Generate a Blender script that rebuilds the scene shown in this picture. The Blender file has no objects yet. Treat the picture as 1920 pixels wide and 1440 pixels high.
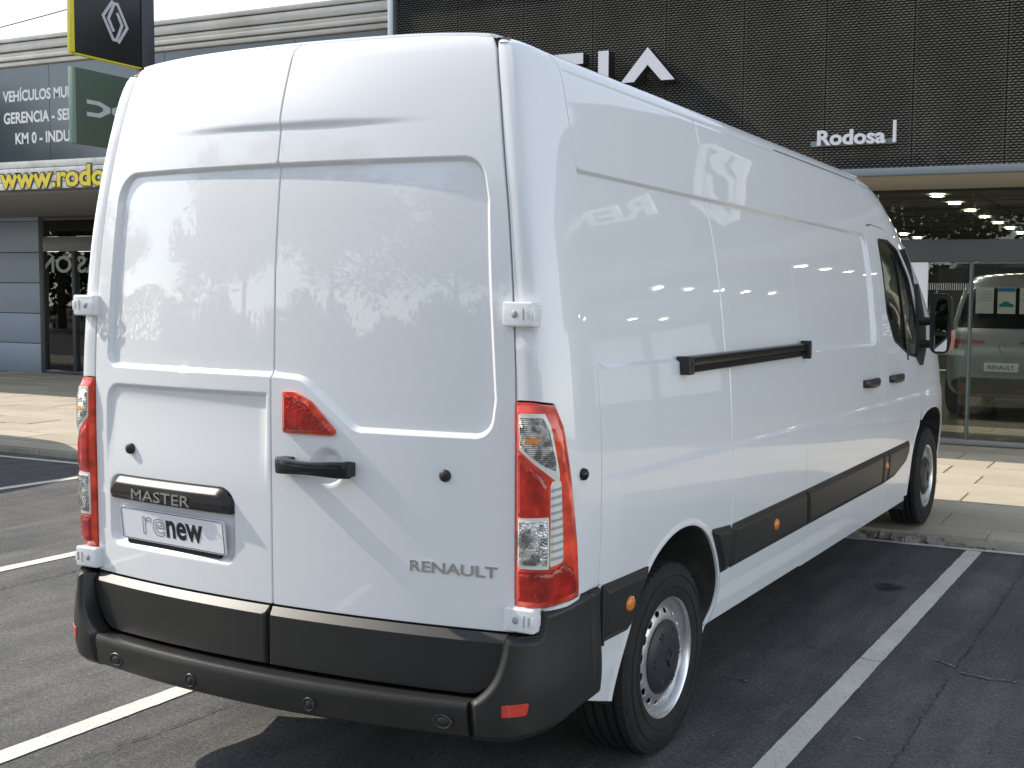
import bpy, bmesh, math, random
import numpy as np
from mathutils import Vector, Matrix
from mathutils.geometry import delaunay_2d_cdt
random.seed(7); rng=np.random.default_rng(7)
scene=bpy.context.scene
C=scene.collection
# ------------------------------------------------------------------ camera
cam_d=bpy.data.cameras.new('camera'); cam=bpy.data.objects.new('camera',cam_d); C.objects.link(cam)
yaw,pit,rol=-.4208,-.0689,.0159
fw=Vector((math.sin(yaw)*math.cos(pit),math.cos(yaw)*math.cos(pit),math.sin(pit)))
rt=Vector((math.cos(yaw),-math.sin(yaw),0)); up=rt.cross(fw)
r2=rt*math.cos(rol)+up*math.sin(rol); u2=up*math.cos(rol)-rt*math.sin(rol)
M=Matrix((r2,u2,-fw)).transposed().to_4x4(); M.translation=Vector((2.6857,-2.859,1.6293))
cam.matrix_world=M
cam_d.sensor_width=36; cam_d.lens=36*2156.7/1920; cam_d.shift_x=-320/1920; cam_d.clip_start=.05; cam_d.clip_end=2000
scene.camera=cam
# ------------------------------------------------------------------ sky, sun, exposure
SUN=Vector((-1,-.135,.74))            # towards the sun
world=bpy.data.worlds.new('World'); scene.world=world; world.use_nodes=True
nt=world.node_tree; bg=nt.nodes['Background']; sky=nt.nodes.new('ShaderNodeTexSky')
sky.sky_type='NISHITA'; sky.sun_disc=False
sky.sun_elevation=math.atan2(SUN.z,math.hypot(SUN.x,SUN.y)); sky.sun_rotation=math.atan2(SUN.x,SUN.y)
sky.altitude=100; sky.air_density=1.0; sky.dust_density=.2; sky.ozone_density=1.0
hs=nt.nodes.new('ShaderNodeHueSaturation'); hs.inputs['Saturation'].default_value=.47; hs.inputs['Value'].default_value=1.15; nt.links.new(sky.outputs[0],hs.inputs['Color']); nt.links.new(hs.outputs[0],bg.inputs[0]); bg.inputs[1].default_value=.15
sun_d=bpy.data.lights.new('sun','SUN'); sun=bpy.data.objects.new('sun',sun_d); C.objects.link(sun)
sun_d.energy=3.2; sun_d.angle=math.radians(.53); sun_d.color=(1,.92,.80)
sun.rotation_euler=SUN.to_track_quat('Z','Y').to_euler(); sun.location=(-20,-8,15)
vs=scene.view_settings; vs.view_transform='Standard'; vs.look='None'; vs.gamma=1; vs.exposure=.79; vs.use_curve_mapping=False
scene.cycles.max_bounces=8; scene.cycles.transparent_max_bounces=12
scene.cycles.sample_clamp_indirect=6
# ------------------------------------------------------------------ helpers: materials
def mat(name,col=(.8,.8,.8),rough=.5,metal=0,coat=0,coat_r=.03,spec=.5,bump=None,noise=None,emit=None,estr=0,trans=0,ior=1.45,sss=0):
    m=bpy.data.materials.new(name); m.use_nodes=True; n=m.node_tree.nodes; l=m.node_tree.links; b=n['Principled BSDF']
    b.inputs['Base Color'].default_value=(*col,1); b.inputs['Roughness'].default_value=rough; b.inputs['Metallic'].default_value=metal
    b.inputs['Coat Weight'].default_value=coat; b.inputs['Coat Roughness'].default_value=coat_r; b.inputs['Specular IOR Level'].default_value=spec
    b.inputs['Transmission Weight'].default_value=trans; b.inputs['IOR'].default_value=ior
    if emit: b.inputs['Emission Color'].default_value=(*emit,1); b.inputs['Emission Strength'].default_value=estr
    tc=n.new('ShaderNodeTexCoord')
    if noise:   # (scale, col2, low, high, detail)
        t=n.new('ShaderNodeTexNoise'); t.inputs['Scale'].default_value=noise[0]; t.inputs['Detail'].default_value=noise[4] if len(noise)>4 else 6
        l.new(tc.outputs['Object'],t.inputs['Vector'])
        r=n.new('ShaderNodeMapRange'); r.inputs[1].default_value=noise[2]; r.inputs[2].default_value=noise[3]; l.new(t.outputs[0],r.inputs[0])
        mx=n.new('ShaderNodeMix'); mx.data_type='RGBA'; mx.inputs[6].default_value=(*col,1); mx.inputs[7].default_value=(*noise[1],1)
        l.new(r.outputs[0],mx.inputs[0]); l.new(mx.outputs[2],b.inputs['Base Color'])
    if bump:    # (scale, strength, distance)
        t=n.new('ShaderNodeTexNoise'); t.inputs['Scale'].default_value=bump[0]; t.inputs['Detail'].default_value=4
        l.new(tc.outputs['Object'],t.inputs['Vector'])
        bp=n.new('ShaderNodeBump'); bp.inputs['Strength'].default_value=bump[1]; bp.inputs['Distance'].default_value=bump[2]
        l.new(t.outputs[0],bp.inputs['Height']); l.new(bp.outputs[0],b.inputs['Normal'])
    return m
def pane(name,tint=(.85,.9,.88),rough=0.0,ior=1.5,boost=1.0,bias=0.0):   # thin glass pane: fresnel mix of clear and mirror
    m=bpy.data.materials.new(name); m.use_nodes=True; n=m.node_tree.nodes; l=m.node_tree.links
    n.remove(n['Principled BSDF']); o=n['Material Output']
    f=n.new('ShaderNodeFresnel'); f.inputs[0].default_value=ior
    ma=n.new('ShaderNodeMath'); ma.operation='MULTIPLY_ADD'; ma.inputs[1].default_value=boost; ma.inputs[2].default_value=bias; ma.use_clamp=True; l.new(f.outputs[0],ma.inputs[0])
    t=n.new('ShaderNodeBsdfTransparent'); t.inputs[0].default_value=(*tint,1)
    g=n.new('ShaderNodeBsdfGlossy'); g.inputs['Roughness'].default_value=rough; g.inputs[0].default_value=(1,1,1,1)
    mx=n.new('ShaderNodeMixShader'); l.new(ma.outputs[0],mx.inputs[0]); l.new(t.outputs[0],mx.inputs[1]); l.new(g.outputs[0],mx.inputs[2]); l.new(mx.outputs[0],o.inputs[0])
    return m
MT={}
MT['paint']=mat('white_paint',(.80,.81,.82),.42,coat=1,coat_r=.02,spec=.35)
def ripple(m,sc,dist):
    n=m.node_tree.nodes; l=m.node_tree.links; b=n['Principled BSDF']; tc=n.new('ShaderNodeTexCoord'); t=n.new('ShaderNodeTexNoise'); t.inputs['Scale'].default_value=sc; t.inputs['Detail'].default_value=2
    l.new(tc.outputs['Object'],t.inputs['Vector']); q=n.new('ShaderNodeBump'); q.inputs['Strength'].default_value=1; q.inputs['Distance'].default_value=dist; l.new(t.outputs[0],q.inputs['Height']); l.new(q.outputs[0],b.inputs['Normal']); l.new(q.outputs[0],b.inputs['Coat Normal'])
ripple(MT['paint'],2.6,.0005)
MT['plastic']=mat('black_plastic',(.020,.0195,.0185),.40,spec=.5,bump=(900,.25,.0006),noise=(5,(.027,.026,.0245),.3,.7))
MT['gloss_black']=mat('gloss_black',(.012,.012,.013),.18)
MT['rubber']=mat('tyre_rubber',(.022,.022,.022),.75,spec=.3,noise=(14,(.035,.033,.03),.35,.75),bump=(300,.15,.001))
MT['seal']=mat('rubber_seal',(.02,.021,.023),.7)
MT['gap']=mat('gap_dark',(.05,.052,.055),.6)
MT['steel']=mat('wheel_silver',(.74,.74,.74),.30,metal=.85,noise=(30,(.62,.62,.62),.4,.8))
MT['chrome']=mat('chrome',(.82,.82,.80),.08,metal=1)
MT['dullmetal']=mat('letter_metal',(.55,.54,.5),.3,metal=.9)
MT['hub']=mat('hub_plastic',(.03,.032,.035),.42)
MT['liner']=mat('arch_liner',(.045,.043,.04),.9,noise=(9,(.10,.095,.085),.42,.72))
MT['under']=mat('underbody',(.02,.02,.02),.9)
MT['glass']=pane('vehicle_glass',(.42,.5,.47),boost=1.2)
MT['mirror']=mat('mirror_glass',(.9,.9,.9),.01,metal=1)
MT['plate_white']=mat('plate_white',(.86,.86,.89),.35)
MT['ink']=mat('ink_black',(.015,.015,.02),.5)
MT['ink_grey']=mat('ink_grey',(.35,.36,.38),.5)
MT['seat']=mat('seat_cloth',(.035,.036,.04),.9)
MT['interior']=mat('cab_interior',(.05,.05,.052),.8)
MT['amber']=mat('amber_lens',(.75,.22,.02),.15,coat=.6,bump=(160,.4,.002))
def red_lens(name,c,bsc):
    m=mat(name,c,.12,coat=.8,coat_r=.02,bump=None)
    n=m.node_tree.nodes; l=m.node_tree.links; b=n['Principled BSDF']; tc=n.new('ShaderNodeTexCoord')
    v=n.new('ShaderNodeTexVoronoi'); v.inputs['Scale'].default_value=bsc; l.new(tc.outputs['Object'],v.inputs[0])
    w=n.new('ShaderNodeTexNoise'); w.inputs['Scale'].default_value=16; l.new(tc.outputs['Object'],w.inputs[0])
    r=n.new('ShaderNodeMapRange'); r.inputs[1].default_value=.35; r.inputs[2].default_value=.7; r.inputs[3].default_value=.55; r.inputs[4].default_value=1.25; l.new(w.outputs[0],r.inputs[0])
    mx=n.new('ShaderNodeMix'); mx.data_type='RGBA'; mx.blend_type='MULTIPLY'; mx.inputs[0].default_value=1; mx.inputs[6].default_value=(*c,1)
    l.new(r.outputs[0],mx.inputs[7]); l.new(mx.outputs[2],b.inputs['Base Color'])
    bp=n.new('ShaderNodeBump'); bp.inputs['Strength'].default_value=.35; bp.inputs['Distance'].default_value=.003
    l.new(v.outputs['Distance'],bp.inputs['Height']); l.new(bp.outputs[0],b.inputs['Normal'])
    return m
MT['red']=red_lens('red_lens',(.62,.03,.018),60)
MT['red_bright']=red_lens('red_frame',(.86,.075,.032),30)
MT['red_deep']=red_lens('red_deep',(.46,.02,.012),90)
MT['reflector']=mat('reflector_red',(.62,.05,.03),.3,coat=.5,bump=(400,.4,.001))
def clear_refl(name,c,kind,sc,dist):
    m=mat(name,c,.16,metal=.7,coat=1,coat_r=.01); n=m.node_tree.nodes; l=m.node_tree.links; b=n['Principled BSDF']
    tc=n.new('ShaderNodeTexCoord')
    if kind=='ribs':
        v=n.new('ShaderNodeTexWave'); v.bands_direction='Z'; v.inputs['Scale'].default_value=sc; v.inputs['Distortion'].default_value=1.5; v.inputs['Detail Scale'].default_value=3; o=v.outputs['Fac']
    else:
        v=n.new('ShaderNodeTexVoronoi'); v.feature='F1'; v.inputs['Scale'].default_value=sc; o=v.outputs['Distance']
    l.new(tc.outputs['Object'],v.inputs[0])
    w=n.new('ShaderNodeTexNoise'); w.inputs['Scale'].default_value=38; l.new(tc.outputs['Object'],w.inputs[0])
    r=n.new('ShaderNodeMapRange'); r.inputs[1].default_value=.42; r.inputs[2].default_value=.62; r.inputs[3].default_value=.28; r.inputs[4].default_value=1.0; l.new(w.outputs[0],r.inputs[0])
    mx=n.new('ShaderNodeMix'); mx.data_type='RGBA'; mx.blend_type='MULTIPLY'; mx.inputs[0].default_value=1; mx.inputs[6].default_value=(*c,1); l.new(r.outputs[0],mx.inputs[7]); l.new(mx.outputs[2],b.inputs['Base Color'])
    bp=n.new('ShaderNodeBump'); bp.inputs['Strength'].default_value=.6; bp.inputs['Distance'].default_value=dist
    l.new(o,bp.inputs['Height']); l.new(bp.outputs[0],b.inputs['Normal']); return m
MT['clear']=clear_refl('clear_reflector',(.84,.84,.83),'cells',140,.004)
MT['ribbed']=clear_refl('ribbed_reflector',(.66,.63,.56),'ribs',55,.004)
MT['fin']=mat('lens_fin',(.56,.52,.46),.25,coat=.8)
MT['clearframe']=mat('clear_frame',(.75,.74,.68),.25,coat=.8)
# ------------------------------------------------------------------ helpers: objects
def tag(o,label=None,cat=None,group=None,kind=None):
    if label: o['label']=label
    if cat: o['category']=cat
    if group: o['group']=group
    if kind: o['kind']=kind
    return o
def empty(name,loc=(0,0,0),rz=0):
    o=bpy.data.objects.new(name,None); C.objects.link(o); o.location=loc; o.rotation_euler=(0,0,rz); o.empty_display_size=.2; return o
def wloc(o): return o.location.copy() if o.parent is None else wloc(o.parent)+o.matrix_parent_inverse.translation+o.location
def link(name,me,m=None,parent=None,world=True):
    o=bpy.data.objects.new(name,me); C.objects.link(o)
    if m is not None:
        me.materials.clear()
        for k in (m if isinstance(m,(list,tuple)) else [m]): me.materials.append(k)
    if parent is not None:
        o.parent=parent
        if world:
            o.matrix_parent_inverse=Matrix.Translation(-wloc(parent))
    return o
def mesh(name,V,F,m=None,parent=None,smooth=True,N=None,world=True):
    me=bpy.data.meshes.new(name); V=np.asarray(V,float); me.from_pydata(V.tolist(),[],[tuple(int(i) for i in f) for f in F]); me.update()
    if smooth: me.polygons.foreach_set('use_smooth',[True]*len(me.polygons))
    if N is not None: me.normals_split_custom_set_from_vertices(np.asarray(N,float).tolist())
    return link(name,me,m,parent,world)
class MB:
    def __init__(s): s.v=[]; s.f=[]
    def add(s,V,F):
        k=len(s.v); s.v+= [tuple(map(float,p)) for p in V]; s.f+=[tuple(int(i)+k for i in f) for f in F]; return s
    def box(s,c,d,rz=0,rx=0,ry=0):
        R=Matrix.Rotation(rz,3,'Z')@Matrix.Rotation(ry,3,'Y')@Matrix.Rotation(rx,3,'X'); c=Vector(c)
        V=[c+R@Vector((d[0]*i/2,d[1]*j/2,d[2]*k/2)) for i in(-1,1) for j in(-1,1) for k in(-1,1)]
        return s.add(V,[(0,1,3,2),(4,6,7,5),(0,4,5,1),(2,3,7,6),(0,2,6,4),(1,5,7,3)])
    def tube(s,pts,r,n=10,close=False):
        pts=[Vector(p) for p in pts]; L=len(pts); rr=r if hasattr(r,'__len__') else [r]*L; V=[];F=[]
        prev=None
        for i,p in enumerate(pts):
            a=pts[(i+1)%L] if (close or i<L-1) else p; b=pts[i-1] if (close or i>0) else p
            t=(a-b).normalized(); ref=Vector((0,0,1)) if abs(t.z)<.95 else Vector((1,0,0))
            x=t.cross(ref).normalized() if prev is None else (prev-t*prev.dot(t)).normalized(); prev=x; y=t.cross(x)
            V+=[p+(x*math.cos(2*math.pi*k/n)+y*math.sin(2*math.pi*k/n))*rr[i] for k in range(n)]
        m=L if close else L-1
        for i in range(m):
            for k in range(n): F.append((i*n+k,i*n+(k+1)%n,((i+1)%L)*n+(k+1)%n,((i+1)%L)*n+k))
        if not close: F.append(tuple(range(n-1,-1,-1))); F.append(tuple((L-1)*n+k for k in range(n)))
        return s.add(V,F)
    def lathe(s,prof,n=48,c=(0,0,0),axis='x'):   # prof: (r, h) pairs
        V=[];F=[]
        for r,h in prof:
            for k in range(n):
                a=2*math.pi*k/n; ca,sa=r*math.cos(a),r*math.sin(a)
                q={'x':(h,ca,sa),'y':(ca,h,sa),'z':(ca,sa,h)}[axis]; V.append((c[0]+q[0],c[1]+q[1],c[2]+q[2]))
        for i in range(len(prof)-1):
            for k in range(n): F.append((i*n+k,i*n+(k+1)%n,(i+1)*n+(k+1)%n,(i+1)*n+k))
        return s.add(V,F)
    def grid(s,fn,us,vs,flip=False):
        U,W=len(us),len(vs); V=[fn(u,v) for u in us for v in vs]; F=[]
        for i in range(U-1):
            for j in range(W-1):
                q=(i*W+j,(i+1)*W+j,(i+1)*W+j+1,i*W+j+1); F.append(q[::-1] if flip else q)
        return s.add(V,F)
    def prism(s,poly,fn,d0,d1):       # poly in 2d, fn(u,v,d)->xyz
        n=len(poly); V=[fn(u,v,d0) for u,v in poly]+[fn(u,v,d1) for u,v in poly]
        F=[tuple(range(n-1,-1,-1)),tuple(range(n,2*n))]+[(i,(i+1)%n,n+(i+1)%n,n+i) for i in range(n)]
        return s.add(V,F)
    def obj(s,name,m=None,parent=None,smooth=True,bevel=0,seg=2,world=True,auto=True):
        me=bpy.data.meshes.new(name); me.from_pydata(s.v,[],s.f); me.update()
        b=bmesh.new(); b.from_mesh(me); bmesh.ops.recalc_face_normals(b,faces=b.faces)
        if bevel:
            ed=[e for e in b.edges if len(e.link_faces)==2 and e.calc_face_angle(0)>.5]
            bmesh.ops.bevel(b,geom=ed,offset=bevel,offset_type='OFFSET',segments=seg,profile=.6,affect='EDGES',clamp_overlap=True)
        if smooth:
            for f in b.faces: f.smooth=True
            for e in b.edges:
                if len(e.link_faces)==2 and e.calc_face_angle(0)>.6: e.smooth=False
        b.to_mesh(me); b.free(); me.update()
        return link(name,me,m,parent,world)
def fillet(pts,r,n=8,closed=True):       # round the corners of a polygon; r a number or one per corner
    pts=[np.array(p,float) for p in pts]; L=len(pts); out=[]
    rr=r if hasattr(r,'__len__') else [r]*L
    for i,p in enumerate(pts):
        if rr[i]<=0 or (not closed and i in(0,L-1)): out.append(p); continue
        a=pts[i-1]-p; b=pts[(i+1)%L]-p; la,lb=np.linalg.norm(a),np.linalg.norm(b); a/=la; b/=lb
        ang=math.acos(max(-1,min(1,float(a@b)))); d=min(rr[i]/math.tan(ang/2),la*.49,lb*.49); R=d*math.tan(ang/2)
        if ang>3.1: out.append(p); continue
        cdir=(a+b)/np.linalg.norm(a+b); c=p+cdir*(R/math.sin(ang/2)); s=p+a*d-c; e=p+b*d-c
        a0=math.atan2(s[1],s[0]); a1=math.atan2(e[1],e[0]); da=(a1-a0+math.pi)%(2*math.pi)-math.pi
        for k in range(n+1):
            t=a0+da*k/n; out.append(c+R*np.array((math.cos(t),math.sin(t))))
    return np.array(out)
def resample(poly,step,closed=True):
    poly=np.asarray(poly,float); out=[]; L=len(poly)
    for i in range(L if closed else L-1):
        a=poly[i]; b=poly[(i+1)%L]; n=max(1,int(math.ceil(np.linalg.norm(b-a)/step)))
        for k in range(n): out.append(a+(b-a)*k/n)
    if not closed: out.append(poly[-1])
    out=np.array(out); keep=[0]
    for i in range(1,len(out)):
        if np.linalg.norm(out[i]-out[keep[-1]])>1e-4: keep.append(i)
    return out[keep]
def inside(P,poly):
    x,y=P[:,0],P[:,1]; c=np.zeros(len(P),bool); n=len(poly)
    for i in range(n):
        x1,y1=poly[i]; x2,y2=poly[(i+1)%n]
        if y1==y2: continue
        k=((y1>y)!=(y2>y))&(x<(x2-x1)*(y-y1)/(y2-y1)+x1); c^=k
    return c
def dist_line(P,poly,closed=True):
    poly=np.asarray(poly,float); n=len(poly); d=np.full(len(P),1e9)
    for i in range(n if closed else n-1):
        a=poly[i]; b=poly[(i+1)%n]; ab=b-a; L=float(ab@ab)
        if L<1e-14: continue
        t=np.clip(((P-a)@ab)/L,0,1); q=P-a-t[:,None]*ab; d=np.minimum(d,(q*q).sum(1))
    return np.sqrt(d)
def sdf(P,poly): d=dist_line(P,poly); return np.where(inside(P,poly),d,-d)
def offs(poly,d):                         # offset a dense closed polygon inwards by d
    poly=np.asarray(poly,float); A=.5*np.sum(poly[:,0]*np.roll(poly[:,1],-1)-np.roll(poly[:,0],-1)*poly[:,1])
    t=np.roll(poly,-1,0)-np.roll(poly,1,0); t/=np.maximum(np.linalg.norm(t,axis=1),1e-9)[:,None]
    n=np.stack([-t[:,1],t[:,0]],1)*(1 if A>0 else -1); return poly+n*d
def patch(name,outline,surf,m,parent,step=(.03,.03),holes=(),chains=(),ret=.012,mirror=False,flip=False,ostep=None,out_r=.0012):
    """panel cut from a surface: outline/holes in (u,v), surf(P)->xyz, thin rolled-in edge so gaps between panels are real"""
    du,dv=step; ostep=ostep or min(du,dv)
    loops=[resample(outline,ostep)]+[resample(h,ostep) for h in holes]
    lo=loops[0].min(0); hi=loops[0].max(0)
    g=np.stack(np.meshgrid(np.arange(lo[0]+du/2,hi[0],du),np.arange(lo[1]+dv/2,hi[1],dv),indexing='ij'),-1).reshape(-1,2)
    sc=np.array([1/du,1/dv]); ch=[np.asarray(c,float) for c in chains]
    cp=np.concatenate(ch) if ch else np.zeros((0,2))
    def keep(P,lim):
        if len(P)==0: return P
        k=inside(P,loops[0])
        for h in loops[1:]: k&=~inside(P,h)
        P=P[k]
        for L in loops:
            if len(P): P=P[dist_line(P*sc,L*sc)>lim]
        return P
    cp=keep(cp,.12); g=keep(g,.45)
    if len(cp) and len(g):                # grid points only away from the feature chains
        cell={}
        q=np.floor(cp*sc*2).astype(int); occ=set(map(tuple,q))
        gq=np.floor(g*sc*2).astype(int)
        g=g[[not any((a+i,b+j) in occ for i in(-1,0,1) for j in(-1,0,1)) for a,b in gq]]
    pts=np.concatenate(loops+[cp,g]); edges=[]; k=0
    for L in loops:
        n=len(L); edges+=[(k+i,k+(i+1)%n) for i in range(n)]; k+=n
    vv,ee,ff,ov,_,_=delaunay_2d_cdt([Vector(p*sc) for p in pts],edges,[],0,1e-7)
    P=np.array([(v.x,v.y) for v in vv])/sc
    F=np.array([f for f in ff if len(f)==3],int)
    c=P[F].mean(1); k=inside(c,loops[0])
    for h in loops[1:]: k&=~inside(c,h)
    F=F[k]
    used=np.unique(F); remap=-np.ones(len(P),int); remap[used]=np.arange(len(used)); P=P[used]; F=remap[F]
    X=surf(P); e=6e-4
    tu=surf(P+[e,0])-surf(P-[e,0]); tv=surf(P+[0,e])-surf(P-[0,e]); N=np.cross(tu,tv); N/=np.maximum(np.linalg.norm(N,axis=1),1e-12)[:,None]
    if flip: N=-N
    # make triangle winding agree with N
    a,b,cc=X[F[:,0]],X[F[:,1]],X[F[:,2]]; s=(np.cross(b-a,cc-a)*N[F[:,0]]).sum(1)<0; F[s]=F[s][:,::-1]
    if ret>0:                             # rolled edge along boundary edges
        from collections import defaultdict
        cnt=defaultdict(int)
        for t in F:
            for i in range(3): cnt[(t[i],t[(i+1)%3])]+=1
        be=[(i,j) for (i,j) in cnt if (j,i) not in cnt]
        o=np.zeros_like(X); 
        for i,j in be:
            t=X[j]-X[i]; v=np.cross(t,N[i]); v/=max(np.linalg.norm(v),1e-12); o[i]+=v; o[j]+=v
        bi=sorted(set([i for e_ in be for i in e_])); idx={i:n for n,i in enumerate(bi)}; oo=o[bi]; oo/=np.maximum(np.linalg.norm(oo,axis=1),1e-9)[:,None]
        b0=len(X); nb=len(bi); Nb=N[bi]
        X=np.concatenate([X,X[bi]+oo*out_r-Nb*out_r,X[bi]+oo*out_r-Nb*ret]); mid=Nb*.35+oo; mid/=np.linalg.norm(mid,axis=1)[:,None]
        N=np.concatenate([N,mid,oo]); F=F.tolist()
        for i,j in be:
            a_,b_=idx[i],idx[j]; F+=[(j,i,b0+a_),(j,b0+a_,b0+b_),(b0+b_,b0+a_,b0+nb+a_),(b0+b_,b0+nb+a_,b0+nb+b_)]
    else: F=F.tolist()
    if mirror:
        X=X*[-1,1,1]; N=N*[-1,1,1]; F=[t[::-1] for t in F]
    return mesh(name,X,F,m,parent,True,N)
def text_geo(body,w,h,depth=0.0,bold=0.0,outline=0.0,shear=0.0,res=4):
    """flat or extruded lettering fitted to a w x h box; returns verts (x,y,d) and faces"""
    cu=bpy.data.curves.new('t','FONT'); cu.body=body; cu.resolution_u=res; cu.offset=bold; cu.shear=shear
    if outline: cu.fill_mode='NONE'; cu.bevel_depth=outline; cu.bevel_resolution=0
    elif depth: cu.extrude=.5
    o=bpy.data.objects.new('t',cu); C.objects.link(o); dg=bpy.context.evaluated_depsgraph_get(); ev=o.evaluated_get(dg); me=ev.to_mesh()
    V=np.array([v.co[:] for v in me.vertices]); F=[tuple(p.vertices) for p in me.polygons]; ev.to_mesh_clear(); bpy.data.objects.remove(o); bpy.data.curves.remove(cu)
    lo=V.min(0); hi=V.max(0); V[:,0]=(V[:,0]-lo[0])/(hi[0]-lo[0])*w; V[:,1]=(V[:,1]-lo[1])/(hi[1]-lo[1])*h
    if depth: V[:,2]=(V[:,2]+.5)*depth
    elif outline: V[:,2]=(V[:,2]-lo[2])*.004/max(hi[2]-lo[2],1e-6)
    return V,F
def text_obj(name,body,w,h,fn,m,parent,depth=0,bold=0,outline=0,shear=0):
    V,F=text_geo(body,w,h,depth,bold,outline,shear); b=MB(); b.add([fn(*p) for p in V],F); return b.obj(name,m,parent,smooth=False)
def copy_tree(o,parent=None):
    m=o.matrix_parent_inverse.copy(); c=o.copy(); C.objects.link(c); c.parent=parent; c.matrix_parent_inverse=m
    for ch in list(o.children): copy_tree(ch,c)
    return c
# ---- van surfaces (metres; x right, y forward, z up; rear door plane near y=0)

def spl(xs, ys):
    xs=np.array(xs,float); ys=np.array(ys,float); n=len(xs); h=np.diff(xs); d=np.diff(ys)/h
    m=np.zeros(n); m[0]=d[0]; m[-1]=d[-1]
    for i in range(1,n-1):
        if d[i-1]*d[i]>0:
            w1=2*h[i]+h[i-1]; w2=h[i]+2*h[i-1]; m[i]=(w1+w2)/(w1/d[i-1]+w2/d[i])
    def f(x):
        x=np.asarray(x,float); i=np.clip(np.searchsorted(xs,x)-1,0,n-2); t=np.clip((x-xs[i])/h[i],0,1)
        return ys[i]*(1+2*t)*(1-t)**2+m[i]*h[i]*t*(1-t)**2+ys[i+1]*t*t*(3-2*t)+m[i+1]*h[i]*t*t*(t-1)
    return f
def sst(a,b,x):
    t=np.clip((np.asarray(x,float)-a)/(b-a),0,1); return t*t*(3-2*t)
PX=spl([.25,.33,.42,.55,.75,.95,1.15,1.4,1.66,1.816,2.058,2.2,2.36,2.395,2.415,2.429,2.439,2.449,2.453],
       [.945,.958,.972,.99,1.003,1.011,1.01,.996,.969,.95,.908,.88,.843,.815,.775,.72,.62,.4,0])
ZR=spl([0,.4,.62,.72,.775,.815,.843],[2.453,2.449,2.439,2.429,2.415,2.395,2.36])
FR=spl([.2,.3,.6,.85,1.1,1.31,1.5,1.7,1.86,1.97,2.1,2.2,2.285,2.37,2.40,2.44],[6.0,6.08,6.14,6.12,6.05,5.95,5.80,5.62,5.42,5.29,5.10,4.92,4.74,4.50,4.36,4.1])
def S(y,z):
    y=np.asarray(y,float); z=np.asarray(z,float)
    X=PX(z); F=FR(z); ys=F-1.2
    q=np.clip((y-ys)/(F-ys),0,.9999)
    return X*(1-q**4)**.25
LEAN=spl([.3,.8,1.2,1.65,1.9,2.1,2.25,2.35,2.40,2.43,2.445,2.458],[.004,0,-.002,.006,.022,.045,.07,.092,.108,.128,.155,.20])
def Rr(x,z): return LEAN(z)-.078*(1-(np.asarray(x,float)/.87)**2)
XG=spl([.3,.73,1.2,1.42,1.515,1.63,1.77,1.887,2.043,2.234,2.333,2.41,2.44],[.873,.873,.873,.869,.864,.857,.845,.832,.809,.777,.757,.74,.73])
YS1=.276
_a=np.linspace(0,np.pi/2,4001); _fx=np.sin(_a)**(2/3.4); _fy=1-np.cos(_a)**(2/3.4)
_L=np.concatenate([[0],np.cumsum(np.hypot(np.diff(_fx)*.13,np.diff(_fy)*.27))]); _L/=_L[-1]
_u=np.linspace(0,1,161); _px=np.interp(_u,_L,_fx); _py=np.interp(_u,_L,_fy)
PFX=spl(_u,_px); PFY=spl(_u,_py)
def pillar(p,z):  # p 0..1 (arc length) from door gap round the corner to the side seam
    p=np.asarray(p,float); z=np.asarray(z,float); x0=XG(z)+.006; y0=Rr(XG(z),z); xs=S(YS1+0*z,z)
    return x0+(xs-x0)*PFX(p), y0+(YS1-y0)*PFY(p), z
# ================================================================== the van
van=empty('delivery_van',(0,3.0,0))
tag(van,'large white panel van with black bumper parked in the marked bay','van')
PAINT=MT['paint']
YW_R,YW_F,ZF=.888,5.256,.10
# ---- wheel arches (y,z)
ARCH_R=np.array([(.46,.30),(.463,.37),(.50,.50),(.56,.63),(.641,.73),(.716,.781),(.821,.819),(.93,.828),(1.036,.812),(1.146,.761),(1.231,.674),(1.29,.575),(1.303,.494),(1.284,.433),(1.232,.392),(1.20,.36),(1.20,.30)])
ARCH_F=np.array([(4.62,.30),(4.60,.40),(4.585,.55),(4.60,.68),(4.66,.79),(4.76,.88),(4.92,.935),(5.12,.95),(5.32,.935),(5.50,.88),(5.63,.78),(5.72,.65),(5.76,.5),(5.77,.30)])
def smooth_line(P,k=3):
    P=np.asarray(P,float)
    for _ in range(k):
        Q=[P[0]]
        for i in range(len(P)-1): Q+=[.75*P[i]+.25*P[i+1],.25*P[i]+.75*P[i+1]]
        Q.append(P[-1]); P=np.array(Q)
    return P
ARCH_Rs=smooth_line(ARCH_R,2); ARCH_Fs=smooth_line(ARCH_F,2)
# ---- pressed features of the side
RECESS=resample(fillet([(.266,1.425),(3.655,1.41),(3.66,2.052),(.262,2.046)],[.06,.06,.07,.02],8),.03)
SEAM2=np.array([(1.39,.76),(1.365,1.2),(1.368,1.65),(1.335,2.05),(1.312,2.34)])
def side_disp(P):
    y,z=P[:,0],P[:,1]; d=sdf(P,RECESS)
    o=-.017*sst(0,.016,d)
    zc=1.083-.004*y
    low=sst(zc+.009,zc-.012,z); o=o+.009*low*(1-.85*sst(zc-.03,.62,z))*sst(.275,.40,y)
    o=o-.0035*np.exp(-((z-2.347)/.006)**2)*sst(.275,.32,y)
    ds=dist_line(P,SEAM2,False); o=o-.003*np.exp(-(ds/.004)**2)
    da=np.minimum(dist_line(P,ARCH_Rs,False),dist_line(P,ARCH_Fs,False)); o=o+.004*sst(.028,.004,da)
    return o
def side_xyz(P,off=0.0):
    P=np.asarray(P,float); return np.stack([S(P[:,0],P[:,1])+side_disp(P)+off,P[:,0],P[:,1]],1)
def plain_side(off):
    return lambda P: np.stack([S(P[:,0],P[:,1])+off,P[:,0],P[:,1]],1)
side_chains=[]
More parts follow.
